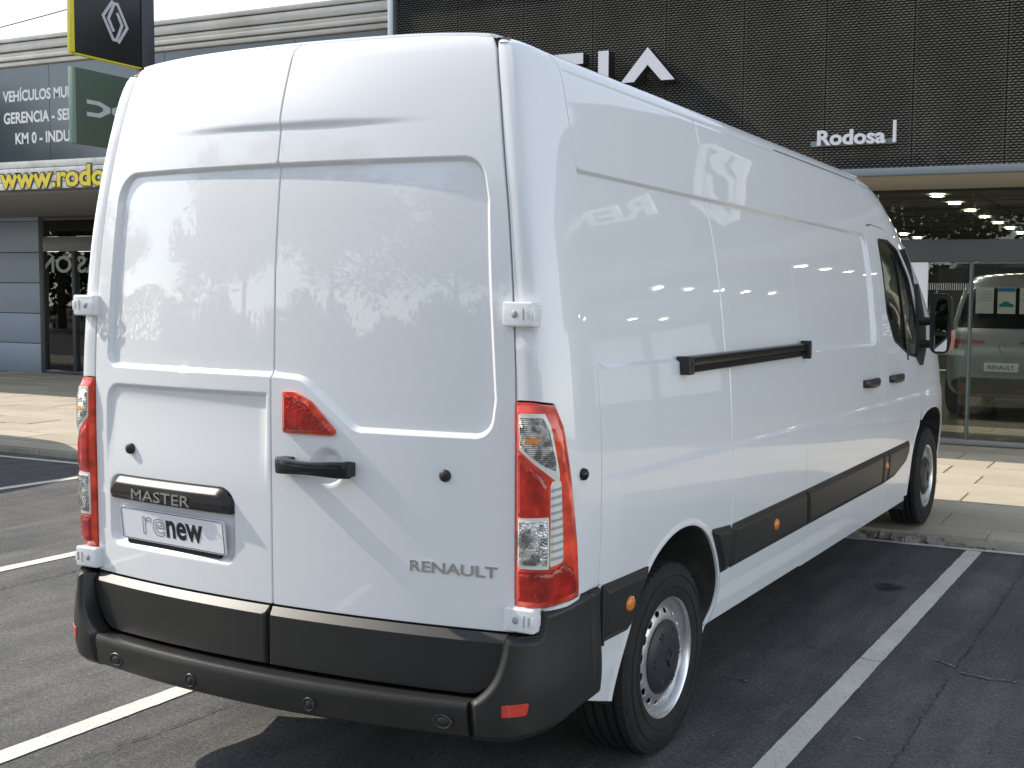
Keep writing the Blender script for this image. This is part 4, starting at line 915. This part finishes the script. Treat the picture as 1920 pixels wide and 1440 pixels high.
# one expanded-metal sheet: rows of small tilted leaves, staggered
PW,PH0,PH1=.855,2.955,5.10
b=MB(); px,pz=.0534,.0245
nr=int((PH1-PH0)/pz)
for r in range(nr):
    z=PH0+(r+.5)*pz
    for k in range(-1,17):
        x=(k+.5+(.5 if r%2 else 0))*px
        x0,x1=max(x-px*.50,.0),min(x+px*.50,PW)
        if x1-x0<.006: continue
        xm=(x0+x1)/2
        wv=.0008*math.sin(x*7.35+z*3)
        V=[(x0,wv,z-.003),(xm,-.012+wv,z-.013),(x1,wv,z-.003),(xm,.010+wv,z+.011)]
        b.add(V,[(0,1,3),(1,2,3)])
me_=None; XP=[-5.84+.855*i for i in range(18)]
for i,x in enumerate(XP):
    if me_ is None: o=b.obj('mesh_panel',cl,bld,smooth=False,world=False); me_=o.data
    else: o=bpy.data.objects.new('mesh_panel',me_); C.objects.link(o); o.parent=bld
    o.matrix_parent_inverse=Matrix.Translation(-bld.location); o.location=(x,YF,0)
MB().box((2.0,YF+.07,4.03),(15.7,.06,2.18)).obj('panel_backing',dark,bld,smooth=False)
MB().box((-5.885,YF+.02,4.2),(.075,.12,2.6)).obj('corner_trim',mat('corner_metal',(.33,.36,.37),.35,metal=.6),bld,bevel=.006)
MB().box((2.0,YF+.0,2.915),(15.7,.10,.07)).obj('bottom_trim',trim_b,bld,bevel=.006)
MB().box((2.0,YF+.45,2.895),(15.7,.80,.03)).obj('soffit',beige,bld,smooth=False)
MB().box((2.0,YF+1.20,2.915),(15.7,.66,.03)).obj('soffit',beige,bld,smooth=False)
MB().box((2.0,9.0,5.12),(15.75,2.1,.05)).obj('parapet_cap',trim_b,bld,smooth=False)
MB().box((2.0,9.62,2.90),(15.7,.10,.055)).obj('lintel',lintel,bld,bevel=.004)
MB().box((2.0,9.62,2.25),(15.7,.12,.235)).obj('transom_beam',greybeam,bld,bevel=.004)
MB().box((2.0,9.62,.205),(15.7,.12,.05)).obj('glass_sill',mat('sill_metal',(.35,.35,.34),.4,metal=.5),bld,bevel=.004)
shop=pane('shop_glass',(.84,.88,.84),boost=1.1,bias=.0)
gx=[-5.85,-4.0,-2.2,-.62,.445,2.25,4.05,5.85,7.65,9.85]
for a,c in zip(gx[:-1],gx[1:]):
    for z0,z1 in ((.23,2.13),(2.37,2.873)):
        MB().box(((a+c)/2,9.62,(z0+z1)/2),(c-a-.012,.010,z1-z0)).obj('glass_pane',shop,bld,smooth=False)
for x in gx: MB().box((x,9.66,1.2) if x==.445 else (x,9.62,1.54),(.035,.09,2.0) if x==.445 else (.06,.10,2.7)).obj('mullion',mat('mullion_glass',(.22,.26,.27),.3) if x==.445 else greybeam,bld,bevel=.004)
# door manifestation dashes on the glass
b=MB()
for z0,z1 in ((1.83,1.905),(1.135,1.195)):
    for k in range(22): b.box((-.10+k*.0235,9.613,(z0+z1)/2),(.008,.002,z1-z0))
o=b.obj('glass_dashes',mat('frost',(.45,.5,.47),.6),bld,smooth=False); o['kind']='stuff'
# interior
MB().box((2,17,.17),(15.7,14.7,.04)).obj('showroom_floor',mat('floor_tile',(.16,.15,.135),.25,noise=(.8,(.2,.19,.17),.4,.7)),bld,smooth=False)
ceil=mat('ceiling_dark',(.13,.125,.10),.7); ceil_obj=MB().box((2,17.1,3.16),(15.7,14.6,.04)).obj('showroom_ceiling',ceil,bld,smooth=False)
for y in np.arange(10.9,24,1.3): MB().box((2,float(y),3.137),(15.6,.02,.012)).obj('ceiling_joint',lintel,bld,smooth=False)
for x in np.arange(-5,9.5,2.3): MB().box((float(x)-.55+.9,17,3.136),(.02,14.4,.010)).obj('ceiling_joint',lintel,bld,smooth=False)
MB().box((2,24.3,1.7),(15.7,.1,3.0)).obj('back_wall',mat('back_wall',(.10,.10,.09),.8),bld,smooth=False)
for x in (-5.9,9.9): MB().box((x,17,1.7),(.1,14.7,3.0)).obj('side_wall',mat('side_wall',(.12,.12,.11),.8),bld,smooth=False)
lamp=mat('lamp_glow',(1,.9,.7),.5,emit=(1,.93,.80),estr=50); ring=mat('lamp_ring',(.5,.48,.42),.4)
sp=empty('ceiling_spot',(0,0,0)); b=MB(); b.lathe([(0,.0),(.085,.0)],24,axis='z'); b.obj('lamp_disc',lamp,sp,world=False); b=MB(); b.lathe([(.086,.001),(.105,-.006),(.108,.012)],24,axis='z'); b.obj('lamp_ring',ring,sp,world=False)
first=True
for xi,x in enumerate((-5.15,-2.85,-.55,1.75,4.05,6.35,8.65)):
    for yi,y in enumerate((11.24,12.53,13.69,14.92,16.2,17.55,18.94,20.35,21.6)):
        s=sp if first else copy_tree(sp); first=False; s.location=(x,y,3.115)
        tag(s,'round recessed warm ceiling spotlight in the showroom','ceiling light','showroom ceiling spotlights')
# ---- raised letters on the facade
white=mat('letter_white',(.62,.63,.67),.45); lside=mat('letter_side',(.02,.02,.022),.5)
def letters(name,polys,d0,d1,label,z0):
    root=empty(name,(np.mean([p[0][0] for p in polys]),YF,z0)); tag(root,label,'sign')
    for pl in polys:
        q=np.array(pl); bk=MB().prism(q,lambda u,v,d:front(u,v,d),d0,d1-.004).obj('letter_return',lside,root,smooth=False)
        MB().prism(q,lambda u,v,d:front(u,v,d),d1-.003,d1+.003).obj('letter',white,root,smooth=False)
    return root
H0,H1=3.895,4.235; w=.112
A=lambda x:[(x-.305,H0),(x,H1),(x+.305,H0),(x+.155,H0),(x,H1-.175),(x-.155,H0)]
Dd=[(-5.16,H0+.12),(-5.16,H1),(-4.80,H1),(-4.66,H1-.11),(-4.66,H0+.11),(-4.80,H0),(-5.16,H0),(-5.16,H0+.108),(-4.84,H0+.108),(-4.77,H0+.15),(-4.77,H1-.15),(-4.84,H1-.108),(-5.05,H1-.108),(-5.05,H0+.12)]
Cc=[(-3.30,H1),(-3.72,H1),(-3.82,H1-.10),(-3.82,H0+.10),(-3.72,H0),(-3.30,H0),(-3.30,H0+w),(-3.66,H0+w),(-3.71,H0+.15),(-3.71,H1-.15),(-3.66,H1-w),(-3.30,H1-w)]
letters('facade_letters',[Dd,A(-4.22),Cc,[(-3.12,H0),(-3.12,H1),(-3.0,H1),(-3.0,H0)],A(-2.55)],.03,.16,'big white angular letters standing off the black mesh above the van roof',H0)
rs=empty('facade_name',(-.42,YF,3.18)); tag(rs,'small white rounded dealer name with upright bar on the black mesh','sign')
text_obj('name_letters','Rodosa',.67,.145,lambda x,y,d:front(-.755+x,3.178+y,.06+d),white,rs,depth=.03,bold=.03)
MB().box(front(.0,3.285,.075),(.030,.03,.205)).obj('name_bar',white,rs,smooth=False); MB().box(front(-.42,3.20,.045),(.82,.02,.05)).obj('name_rail',trim_b,rs,smooth=False)
bright=mat('emblem_white',(.82,.83,.85),.45)
rn=empty('facade_emblem',(3.1,YF,3.3)); tag(rn,'white diamond emblem and maker name on the mesh right of the frame','sign')
def diamond(cx,cz,w,h,t,fn,par,m,d0,d1):
    # two interlocking open diamond strokes
    def stroke(pts,name='emblem_stroke'):
        P=np.array(pts,float); T=np.gradient(P,axis=0); L=[];Rr_=[]
        for i in range(len(P)):
            a=P[i]-P[i-1] if i>0 else P[1]-P[0]; c=P[i+1]-P[i] if i<len(P)-1 else a
            a=a/np.linalg.norm(a); c=c/np.linalg.norm(c); na=np.array([-a[1],a[0]]); nc=np.array([-c[1],c[0]]); m_=na+nc; m_/=np.linalg.norm(m_); s=1/max(.4,float(m_@na)); L.append(P[i]+m_*t/2*s); Rr_.append(P[i]-m_*t/2*s)
        V=[fn(*q,d) for d in (d0,d1) for q in L+Rr_]; k=len(P); F=[]
        for i in range(k-1):
            F+=[(i,i+1,k+i+1,k+i),(2*k+i,2*k+k+i,2*k+k+i+1,2*k+i+1),(i,2*k+i,2*k+i+1,i+1),(k+i,k+i+1,3*k+i+1,3*k+i)]
        F+=[(0,k,3*k,2*k),(k-1,2*k+k-1,4*k-1,2*k-1)]
        MB().add(V,F).obj(name,m,par,smooth=False)
    g=w*.19
    o=lambda *P:[(cx+a*w/2,cz+c*h/2) for a,c in P]
    stroke(o((-.17,.99),(-.94,.16),(-.17,-.88),(.08,-.88),(.54,-.10),(.16,.46)))
    stroke(o((.22,-.99),(.95,-.15),(.20,.88),(-.05,.88),(-.53,.09),(-.13,-.49)))
diamond(3.1,3.75,.62,.88,.075,front,rn,bright,.03,.12)
text_obj('maker_letters','RENAULT',2.85,.27,lambda x,y,d:front(3.86+x,3.70+y,.04+d),bright,rn,depth=.06,bold=.03)
# ---- the left annex
ax=empty('annex_building',(-12,9.5,0)); tag(ax,'low annex with metal fascia, dark lettered sign panels and blue-grey wall','building')
fas=mat('fascia_metal',(.50,.48,.43),.45,metal=.35,noise=(2.5,(.40,.38,.33),.4,.7)); 
for z0,z1,dy in ((5.075,5.14,0),(4.955,5.07,.02),(4.89,4.95,.05),(4.825,4.885,.0),(4.755,4.82,.03)):
    MB().box((-15.4,YF+.06+dy,(z0+z1)/2),(18.9,.10,z1-z0-.006)).obj('fascia_slat',fas,ax,bevel=.006)
MB().box((-15.4,YF+1.8,5.0),(18.9,3.4,.2)).obj('roof',fas,ax,smooth=False)
pan=mat('sign_panel',(.020,.036,.046),.12,spec=.8,noise=(.7,(.035,.055,.065),.4,.65)); 
xs_=[-18.2,-16.04,-13.88,-11.72,-9.56,-7.40,-5.96]
for a,c in zip(xs_[:-1],xs_[1:]): MB().box(((a+c)/2,YF+.10,4.105),(c-a-.008,.03,1.285)).obj('sign_panel',pan,ax,smooth=False)
lw=mat('vinyl_white',(.62,.65,.68),.5)
for s,x,z,w_,h in (('VEHÍCULOS MULTIMARCA',-12.66,4.285,2.17,.19),('GERENCIA - SEMINUEVOS',-12.65,3.985,2.22,.158),('KM 0 - INDUSTRIALES',-12.42,3.70,1.90,.158)):
    text_obj('panel_lettering',s,w_,h,lambda a,c,d:(x+a,YF+.083-d,z+c),lw,ax,bold=.03)
band=mat('band_white',(.66,.66,.64),.5,noise=(6,(.5,.5,.48),.45,.7)); 
for k in range(4): MB().box((-15.4,YF+.05,3.115+k*.098),(18.9,.05,.090)).obj('band_slat',band,ax,bevel=.004)
MB().box((-15.4,YF+.07,3.26),(18.9,.04,.38)).obj('band_back',mat('band_line',(.10,.10,.10),.6),ax,smooth=False)
yel=mat('letter_yellow',(.70,.55,.02),.5)
text_obj('web_outline','www.rodosa.es',3.02,.325,lambda a,c,d:(-12.70+a,YF+.020-d,3.085+c-.02),mat('letter_dark',(.05,.055,.05),.5),ax,bold=.075)  # black outline of the lettering, set behind the yellow
text_obj('web_letters','www.rodosa.es',2.96,.285,lambda a,c,d:(-12.67+a,YF+.014-d,3.105+c-.02),yel,ax,bold=.03)
MB().box((-15.4,YF+1.75,3.05),(18.9,3.3,.06)).obj('canopy_soffit',mat('soffit_grey',(.16,.16,.155),.7),ax,smooth=False)
wall=mat('wall_blue_grey',(.26,.315,.40),.40,metal=.2,noise=(1.0,(.30,.35,.43),.4,.7)); YWL=11.4
zs_=[.20,.74,1.285,1.835,2.385,2.945,3.05]
for a,c in zip(zs_[:-1],zs_[1:]): MB().box((-19.4,YWL+.03,(a+c)/2),(5.98,.05,c-a-.012)).obj('wall_panel',wall,ax,bevel=.004)
MB().box((-19.4,YWL+.10,1.6),(6.0,.06,2.9)).obj('wall_core',dark,ax,smooth=False)
fr=mat('frame_dark',(.035,.038,.042),.5); 
def bar(x0,x1,z0,z1,m=fr,y=YWL,d=.08,nm='door_frame'): MB().box(((x0+x1)/2,y,(z0+z1)/2),(x1-x0,d,z1-z0)).obj(nm,m,ax,bevel=.004)
bar(-16.40,-16.28,.22,3.04); bar(-16.28,-12.0,2.96,3.04); bar(-16.28,-12,2.40,2.66,greybeam,YWL-.01); bar(-16.28,-12,.215,.27); bar(-15.56,-15.48,.27,2.40); bar(-14.6,-14.52,.27,2.96); bar(-13.5,-13.42,.27,2.96)
for x0,x1,z0,z1 in ((-16.27,-14.61,2.665,2.955),(-14.51,-13.51,2.665,2.955),(-16.27,-15.57,.275,2.395),(-15.47,-14.61,.275,2.395),(-14.51,-13.51,.275,2.395)):
    MB().box(((x0+x1)/2,YWL+.01,(z0+z1)/2),(x1-x0,.01,z1-z0)).obj('glass_pane',shop,ax,smooth=False)
MB().box((-16.02,YWL+.25,1.55),(.42,.03,2.7)).obj('door_leaf',mat('etched_glass',(.13,.155,.145),.35),ax,smooth=False)
b=MB(); b.lathe([(0,-.02),(.045,-.02),(.05,0)],20,(-16.14,YWL-.01,1.07),'y'); b.obj('door_knob',fr,ax)
text_obj('glass_lettering','OCASION',2.3,.30,lambda a,c,d:(-14.1-a,YWL-.002,2.02+c),mat('vinyl_grey',(.36,.39,.38),.5),ax,bold=.02)
MB().box((-15,YWL+2.5,1.6),(4.5,.05,3.0)).obj('back_wall',mat('dim_wall',(.05,.05,.05),.8),ax,smooth=False); MB().box((-15,YWL+1.3,.2),(4.5,2.5,.04)).obj('annex_floor',mat('dim_floor',(.06,.06,.06),.5),ax,smooth=False)
MB().box((-15,YWL+1.3,3.0),(4.5,2.5,.04)).obj('annex_ceiling',mat('dim_ceiling',(.06,.06,.06),.8),ax,smooth=False)
# plain wall between the annex door and the showroom (behind the van)
MB().box((-8.9,YWL,1.6),(6.2,.1,2.9)).obj('wall_panel',wall,ax,smooth=False)
MB().box((-5.95,10.5,1.6),(.1,1.8,2.9)).obj('wall_panel',wall,ax,smooth=False)
# ---- things standing in the showroom
o=MB().box((.048,8.72,1.125),(.27,.035,1.93)).obj('display_board',mat('board_white',(.82,.81,.84),.6),None,bevel=.004); tag(o,'tall blank white board standing before the glass beside the van mirror','board')
for k,(x,lab) in enumerate(((4.75,'white poster board added for its reflection in the van side, nearer the emblem'),(5.65,'white poster board added for its reflection in the van side, farther from the emblem'))):  # out of view, added to give the bright patches mirrored in the van side
    o=MB().box((x,9.40,1.65),(.78,.03,1.1)).obj('proxy_board',mat('proxy_white',(.8,.8,.78),.6),None,bevel=.004); tag(o,lab,'proxy')
# ---- totem with two sign boxes
tm=empty('sign_totem',(-7.5,5.6,PZ(5.6))); tag(tm,'tall black totem with a yellow-edged emblem sign above a green one','sign')
blk=mat('totem_black',(.012,.012,.013),.35); yl=mat('totem_yellow',(.62,.55,.02),.45); grn=mat('totem_green',(.055,.085,.06),.5); grn2=mat('totem_green_edge',(.16,.24,.19),.45); gsil=mat('totem_silver',(.42,.43,.46),.4)
MB().box((-7.52,6.005,2.9),(.12,.16,5.6)).obj('post',mat('totem_post',(.035,.036,.045),.4),tm,bevel=.01)
sb=MB().box((-7.50,5.53,4.60),(.06,.78,1.20)).obj('sign_box',blk,tm,bevel=.004)
MB().box((-7.50,5.125,4.60),(.068,.03,1.20)).obj('sign_edge',yl,sb,bevel=.003); MB().box((-7.50,5.53,3.992),(.064,.78,.012)).obj('sign_edge',yl,sb,smooth=False)
diamond(5.605,4.395,.30,.41,.030,lambda u,v,d:(-7.47+d,u,v),sb,gsil,.0,.008)
gb=MB().box((-7.50,5.53,3.49),(.06,.78,.74)).obj('sign_box',grn,tm,bevel=.004)
MB().box((-7.50,5.125,3.49),(.068,.03,.74)).obj('sign_edge',grn2,gb,bevel=.003)
L_=[(5.26,3.565),(5.41,3.565),(5.53,3.52),(5.53,3.47),(5.41,3.405),(5.26,3.405),(5.26,3.445),(5.39,3.445),(5.445,3.475),(5.445,3.505),(5.39,3.525),(5.26,3.525)]
for q in (L_,[(11.08-a,c) for a,c in L_]): MB().prism(np.array(q),lambda u,v,d:(-7.47+d,u,v),.0,.006).obj('emblem',gsil,gb,smooth=False)
# overhead cable across the sky
b=MB(); P=[]
for t in np.linspace(0,1,30): x=-60+t*40; P.append((x,30,11.3+(x+60)*.0993-.5*math.sin(math.pi*t)+.25))
b.tube(P,.032,6); o=b.obj('overhead_cable',mat('cable',(.12,.12,.13),.6),None); tag(o,'thin overhead cable crossing the sky at top left','cable')
# ================================================================== car in the showroom, parked car outside the frame, trees behind the camera
carp=mat('car_grey',(.29,.30,.32),.3,metal=.35,coat=1,coat_r=.02); carg=mat('car_glass',(.006,.006,.007),.3,spec=.15); carl=mat('car_low',(.018,.018,.02),.45); alu=mat('alloy',(.4,.4,.42),.3,metal=.9)
def make_car(name):
    root=empty(name)
    #    y,   zb,  zt,  w,   wr
    ST=[(0,.42,.62,.62,.62),(.02,.36,.80,.74,.7),(.06,.30,.93,.80,.72),(.12,.27,1.04,.835,.72),(.20,.25,1.16,.86,.71),(.35,.24,1.36,.885,.70),(.52,.24,1.55,.90,.69),(.75,.24,1.62,.91,.69),(1.2,.23,1.66,.915,.70),(1.9,.22,1.67,.915,.70),(2.5,.22,1.63,.915,.69),(2.9,.22,1.52,.915,.68),(3.3,.22,1.27,.91,.68),(3.5,.22,1.10,.905,.72),(3.9,.23,1.02,.89,.70),(4.25,.26,.94,.85,.66),(4.42,.30,.82,.78,.6),(4.48,.38,.66,.62,.5)]
    def sec(st):
        y,zb,zt,w,wr=st; belt=min(.99,zt-.03); out=[(0,zb),(w*.75,zb),(w*.93,zb+.05),(w*.99,min(zb+.2,zt)),(w,min(.70,zt-.02)),(w*.985,min(.88,zt-.015)),(w*.965,belt)]
        if zt>1.08:
            out+=[(w*.955+(wr-w*.955)*.30,belt+(zt-belt)*.33),(w*.955+(wr-w*.955)*.66,belt+(zt-belt)*.68),(wr,zt-.06),(wr*.86,zt-.012),(wr*.4,zt),(0,zt+.004)]
        else: out+=[(w*.955,belt+.004),(w*.94,belt+.01),(wr,zt-.01),(wr*.86,zt-.006),(wr*.4,zt),(0,zt+.002)]
        return [(x,y,z) for x,z in out]
    S0=[sec(s) for s in ST]; m=len(S0[0]); V=[];F=[]
    for s in S0: V+=s+[(-x,y,z) for x,y,z in s[1:-1]][::-1]
    k=2*m-2
    for i in range(len(S0)-1):
        for j in range(k): F.append((i*k+j,i*k+(j+1)%k,(i+1)*k+(j+1)%k,(i+1)*k+j))
    F+=[tuple(range(k)),tuple((len(S0)-1)*k+j for j in range(k))]
    b=MB().add(V,F); body=b.obj('body',carp,root,world=False)
    md=body.modifiers.new('s','SUBSURF'); md.levels=1; md.render_levels=2
    from mathutils.bvhtree import BVHTree
    bpy.context.view_layer.update(); bv=BVHTree.FromObject(body,bpy.context.evaluated_depsgraph_get())
    def cast(o,d):
        h=bv.ray_cast(Vector(o),Vector(d)); return h[0]
    def rear_s(off):
        def f(P):
            out=[]
            for u,v in P:
                h=cast((u,-2,v),(0,1,0)); out.append((u,(h.y if h else .3)-off,v))
            return np.array(out)
        return f
    def side_s(off):
        def f(P):
            out=[]
            for y,z in P:
                h=cast((3,y,z),(-1,0,0)); out.append(((h.x if h else .8)+off,y,z))
            return np.array(out)
        return f
    def front_s(off):
        def f(P):
            out=[]
            for u,v in P:
                h=cast((u,8,v),(0,-1,0)); out.append((u,(h.y if h else 3.)+off,v))
            return np.array(out)
        return f
    def cp(nm,poly,sf,m,mirror=False,st=.05,r=.03,par=None,flip=False):
        o=patch(nm,fillet(poly,r,4),sf,m,None,(st,st),ret=.012,mirror=mirror,ostep=.04,flip=flip); o.parent=par or root; return o
    cp('rear_window',[(-.70,1.03),(.70,1.03),(.62,1.40),(.50,1.47),(-.50,1.47),(-.62,1.40)],rear_s(.008),carg)
    cp('windscreen',[(-.66,1.08),(.66,1.08),(.56,1.50),(-.56,1.50)],front_s(.006),carg,flip=True)
    for mr in (False,True):
        cp('side_window',[(.68,1.10),(1.0,1.04),(1.75,1.04),(1.75,1.56),(1.2,1.57),(.80,1.50)],side_s(.006),carg,mr)
        cp('side_window',[(1.81,1.04),(3.22,1.06),(2.80,1.42),(2.4,1.53),(1.81,1.56)],side_s(.006),carg,mr)
    rl=mat('car_tail',(.30,.02,.02),.15,coat=.6)
    for sg in (1,-1):
        cp('tail_lamp',[(sg*.26,.885),(sg*.74,.90),(sg*.76,.80),(sg*.66,.80),(sg*.64,.855),(sg*.26,.86)],rear_s(.010),rl,st=.03,r=.008)
        cp('fog_lamp',[(sg*.46,.36),(sg*.66,.36),(sg*.66,.41),(sg*.46,.41)],rear_s(.012),rl,st=.03,r=.008)
    cp('rear_bumper',[(-.74,.30),(.74,.30),(.74,.43),(.6,.48),(-.6,.48),(-.74,.43)],rear_s(.006),carl,st=.05)
    cp('plate_recess',[(-.40,.52),(.40,.52),(.46,.72),(-.46,.72)],rear_s(.005),mat('car_recess',(.22,.235,.26),.3,metal=.3,coat=1),st=.04)
    yb0=cast((0,-2,.60),(0,1,0)).y; yb1=cast((0,-2,.82),(0,1,0)).y; yb2=cast((0,-2,.745),(0,1,0)).y
    b=MB(); dia=[(0,.070),(.050,0),(0,-.070),(-.050,0)]; b.tube([(x,yb1-.016,.82+z) for x,z in dia],.011,8,close=True); b.obj('badge',MT['chrome'],root,world=False)
    b=MB(); b.box((0,yb0-.016,.60),(.50,.012,.095)); pl=b.obj('number_plate',MT['plate_white'],root,bevel=.003,world=False)
    for nm,tx,w,h,z,y,mm in (('plate_letters','RENAULT',.38,.046,.577,yb0-.0235,MT['ink']),('model_letters','AUSTRAL',.42,.028,.735,yb2-.010,MT['ink_grey'])):
        Vt,Ft=text_geo(tx,w,h,bold=.02); MB().add([(a-w/2,y,z+c) for a,c,d in Vt],Ft).obj(nm,mm,pl if nm[0]=='p' else root,smooth=False,world=False)
    for s in (1,-1):
        for yw in (.86,3.52):
            b=MB(); b.lathe([(.20,-.10),(.24,-.115),(.31,-.115),(.345,-.09),(.352,0),(.345,.09),(.31,.115),(.24,.115),(.20,.10)],36); wl=b.obj('wheel',MT['rubber'],root,world=False); wl.location=(s*.835,yw,.352)
            b=MB(); b.lathe([(.0,.085),(.05,.085),(.06,.07),(.10,.06),(.2,.09),(.215,.105),(.225,.10)],36)
            r_=b.obj('rim',alu,wl,world=False); r_.rotation_euler=(0,0,0 if s>0 else math.pi)
            b=MB(); b.lathe([(.30,0),(.41,0)],36); 
    return root
suv=make_car('display_car'); suv.location=(.40,12.2,.19); suv.scale=(.86,1,1.17)
tag(suv,'grey car seen from behind inside the showroom glass','car')
# paper notices in its rear window
for k,(x,lab) in enumerate(((-.30,'white price sheet on the display car rear window, leftmost'),(.02,'blue-headed sheet with a green car on the rear window'),(.34,'white sheet at the right on the display car rear window'))):
    r=empty('window_notice',(.40+x*.86,12.30,1.55)); tag(r,lab,'notice')
    MB().box((.40+x*.86,12.34,1.745),(.225,.006,.335)).obj('sheet',mat('paper',(.8,.82,.84),.7),r,smooth=False)
    if k==1:
        MB().box((.40+x*.86,12.334,1.885),(.215,.004,.045)).obj('header',mat('header_blue',(.03,.25,.55),.6),r,smooth=False)
        q=fillet([(-.09,0),(.09,0),(.088,.035),(.05,.042),(.02,.07),(-.04,.07),(-.06,.04),(-.09,.03)],.008,3); MB().prism(q,lambda u,v,d:(.40+x*.86+u,12.334-d,1.665+v),0,.002).obj('picture',mat('picture_green',(.03,.30,.26),.6),r,smooth=False)
    else:
        for j in range(4): MB().box((.40+x*.86,12.3345,1.855-.035*j),(.13+.04*(j%2),.002,.007)).obj('text_line',MT['ink_grey'],r,smooth=False)
park=copy_tree(van); park.location=(-10.25,2.2,0); tag(park,'second white panel van parked in a bay left of the picture','van')
for ch in park.children:
    if ch.name.startswith('wheel') and ch.location.y>4: ch.location.z-=ZF
# ---- trees
bark=mat('bark',(.10,.075,.05),.9,noise=(6,(.06,.045,.03),.4,.6)); leafA=mat('leaf_green',(.055,.095,.022),.55,noise=(3,(.10,.14,.035),.4,.7)); leafB=mat('leaf_dark',(.035,.065,.022),.55,noise=(3,(.06,.09,.03),.4,.7))
def make_tree(name,h,r,seed,lm,nleaf=9000):
    rd=random.Random(seed); root=empty(name); b=MB()
    b.tube([(0,0,0),(.05,0,h*.2),(-.04,.06,h*.4),(.03,0,h*.62)],[.19,.15,.12,.07],9)
    tips=[]
    for k in range(9):
        a=k*2.4+rd.uniform(-.3,.3); z0=h*rd.uniform(.28,.55); L=r*rd.uniform(.55,.95); z1=z0+h*rd.uniform(.12,.32); p1=(math.cos(a)*L*.5,math.sin(a)*L*.5,(z0+z1)/2+.1); p2=(math.cos(a)*L,math.sin(a)*L,z1)
        b.tube([(0,0,z0),p1,p2],[.07,.05,.02],6); tips+=[p1,p2]
    tips+=[(0,0,h*.75),(0,0,h*.9),(r*.3,r*.2,h*.8),(-r*.3,-.2*r,h*.78)]
    b.obj('trunk',bark,root,world=False)
    V=[];F=[]
    cl=[(Vector(t)+Vector((rd.gauss(0,.4),rd.gauss(0,.4),rd.gauss(0,.4))),rd.uniform(.5,1.0)*r*.40) for t in tips for _ in range(3)]
    for i in range(nleaf):
        c,R=cl[rd.randrange(len(cl))]; d=Vector((rd.gauss(0,1),rd.gauss(0,1),rd.gauss(0,.8))).normalized()*R*rd.random()**.45; p=c+d; s=rd.uniform(.09,.20)
        u=Vector((rd.gauss(0,1),rd.gauss(0,1),rd.gauss(0,.6))).normalized(); w=u.cross(Vector((rd.gauss(0,1),rd.gauss(0,1),rd.gauss(0,1)))).normalized()
        k=len(V); V+=[p-u*s,p+w*s*.55,p+u*s,p-w*s*.55]; F.append((k,k+1,k+2,k+3))
    mesh('crown',V,F,lm,root,False,world=False)
    return root
t1=make_tree('broadleaf_tree',10.5,4.2,3,leafA); t2=make_tree('dark_tree',9.5,4.0,11,leafB)
spots=[(t1,-7.5,-23,.3,1.0,'tall leafy tree behind the camera, facing the showroom glass'),(t2,-2.0,-26,1.2,1.1,'dark tree behind the camera, right of the tall leafy one'),(t1,4.5,-27,2.2,.9,'leafy tree behind the camera, straight behind the van'),(t2,-14,-20,.7,1.15,'dark tree behind the camera beside the lit lane'),(t1,-21,-19,1.9,1.15,'broad leafy tree mirrored in the left rear door'),(t2,-29,-22,2.6,1.1,'dark tree behind the broad leafy one, far left behind the camera'),(t1,-47,-12.5,.9,1.1,'leafy tree mirrored in the annex door glass'),(t2,-56,-22,1.4,1.2,'dark tree mirrored beside the leafy one in the annex glass'),(t2,12,-24,.2,1.0,'dark tree behind the camera at the far right')]
done=set()
for t,x,y,rz,s,lab in spots:
    q=t if t.name not in done else copy_tree(t); done.add(t.name); q.location=(x,y,0); q.rotation_euler=(0,0,rz); q.scale=(s,s,s); tag(q,lab,'tree',None)
b=MB(); rd=random.Random(5)
for i in range(14000):
    x=rd.uniform(-60,40); p=Vector((x,-34+rd.gauss(0,.8),rd.uniform(0,1)**.7*(3.0+.8*math.sin(x*.4)+.5*math.sin(x*1.3)))); s=rd.uniform(.12,.3); u=Vector((rd.gauss(0,1),rd.gauss(0,.5),rd.gauss(0,1))).normalized(); w=u.cross(Vector((rd.gauss(0,1),rd.gauss(0,1),rd.gauss(0,1)))).normalized(); b.add([p-u*s,p+w*s*.6,p+u*s,p-w*s*.6],[(0,1,2,3)])
b.grid(lambda x,t:(x,-34+(.5 if t<.5 else -.3),(2.6+.8*math.sin(x*.4)+.5*math.sin(x*1.3)+.25*math.sin(x*5.1)+.2*math.sin(x*9.7))*t),np.linspace(-60,40,400),[0,.3,.6,.8,1.0])
o=b.obj('hedge',leafB,None,smooth=False); tag(o,'long clipped hedge closing the car park behind the camera','hedge')
b=MB()
for i in range(9000):
    y=rd.uniform(-45,6); p=Vector((-66+rd.gauss(0,.8),y,rd.uniform(0,1)**.7*(4.6+.9*math.sin(y*.5)))); s=rd.uniform(.14,.32); u=Vector((rd.gauss(0,.5),rd.gauss(0,1),rd.gauss(0,1))).normalized(); w=u.cross(Vector((rd.gauss(0,1),rd.gauss(0,1),rd.gauss(0,1)))).normalized(); b.add([p-u*s,p+w*s*.6,p+u*s,p-w*s*.6],[(0,1,2,3)])
o=b.obj('hedge',leafB,None,smooth=False); tag(o,'tall hedge far off at the left end of the car park','hedge')
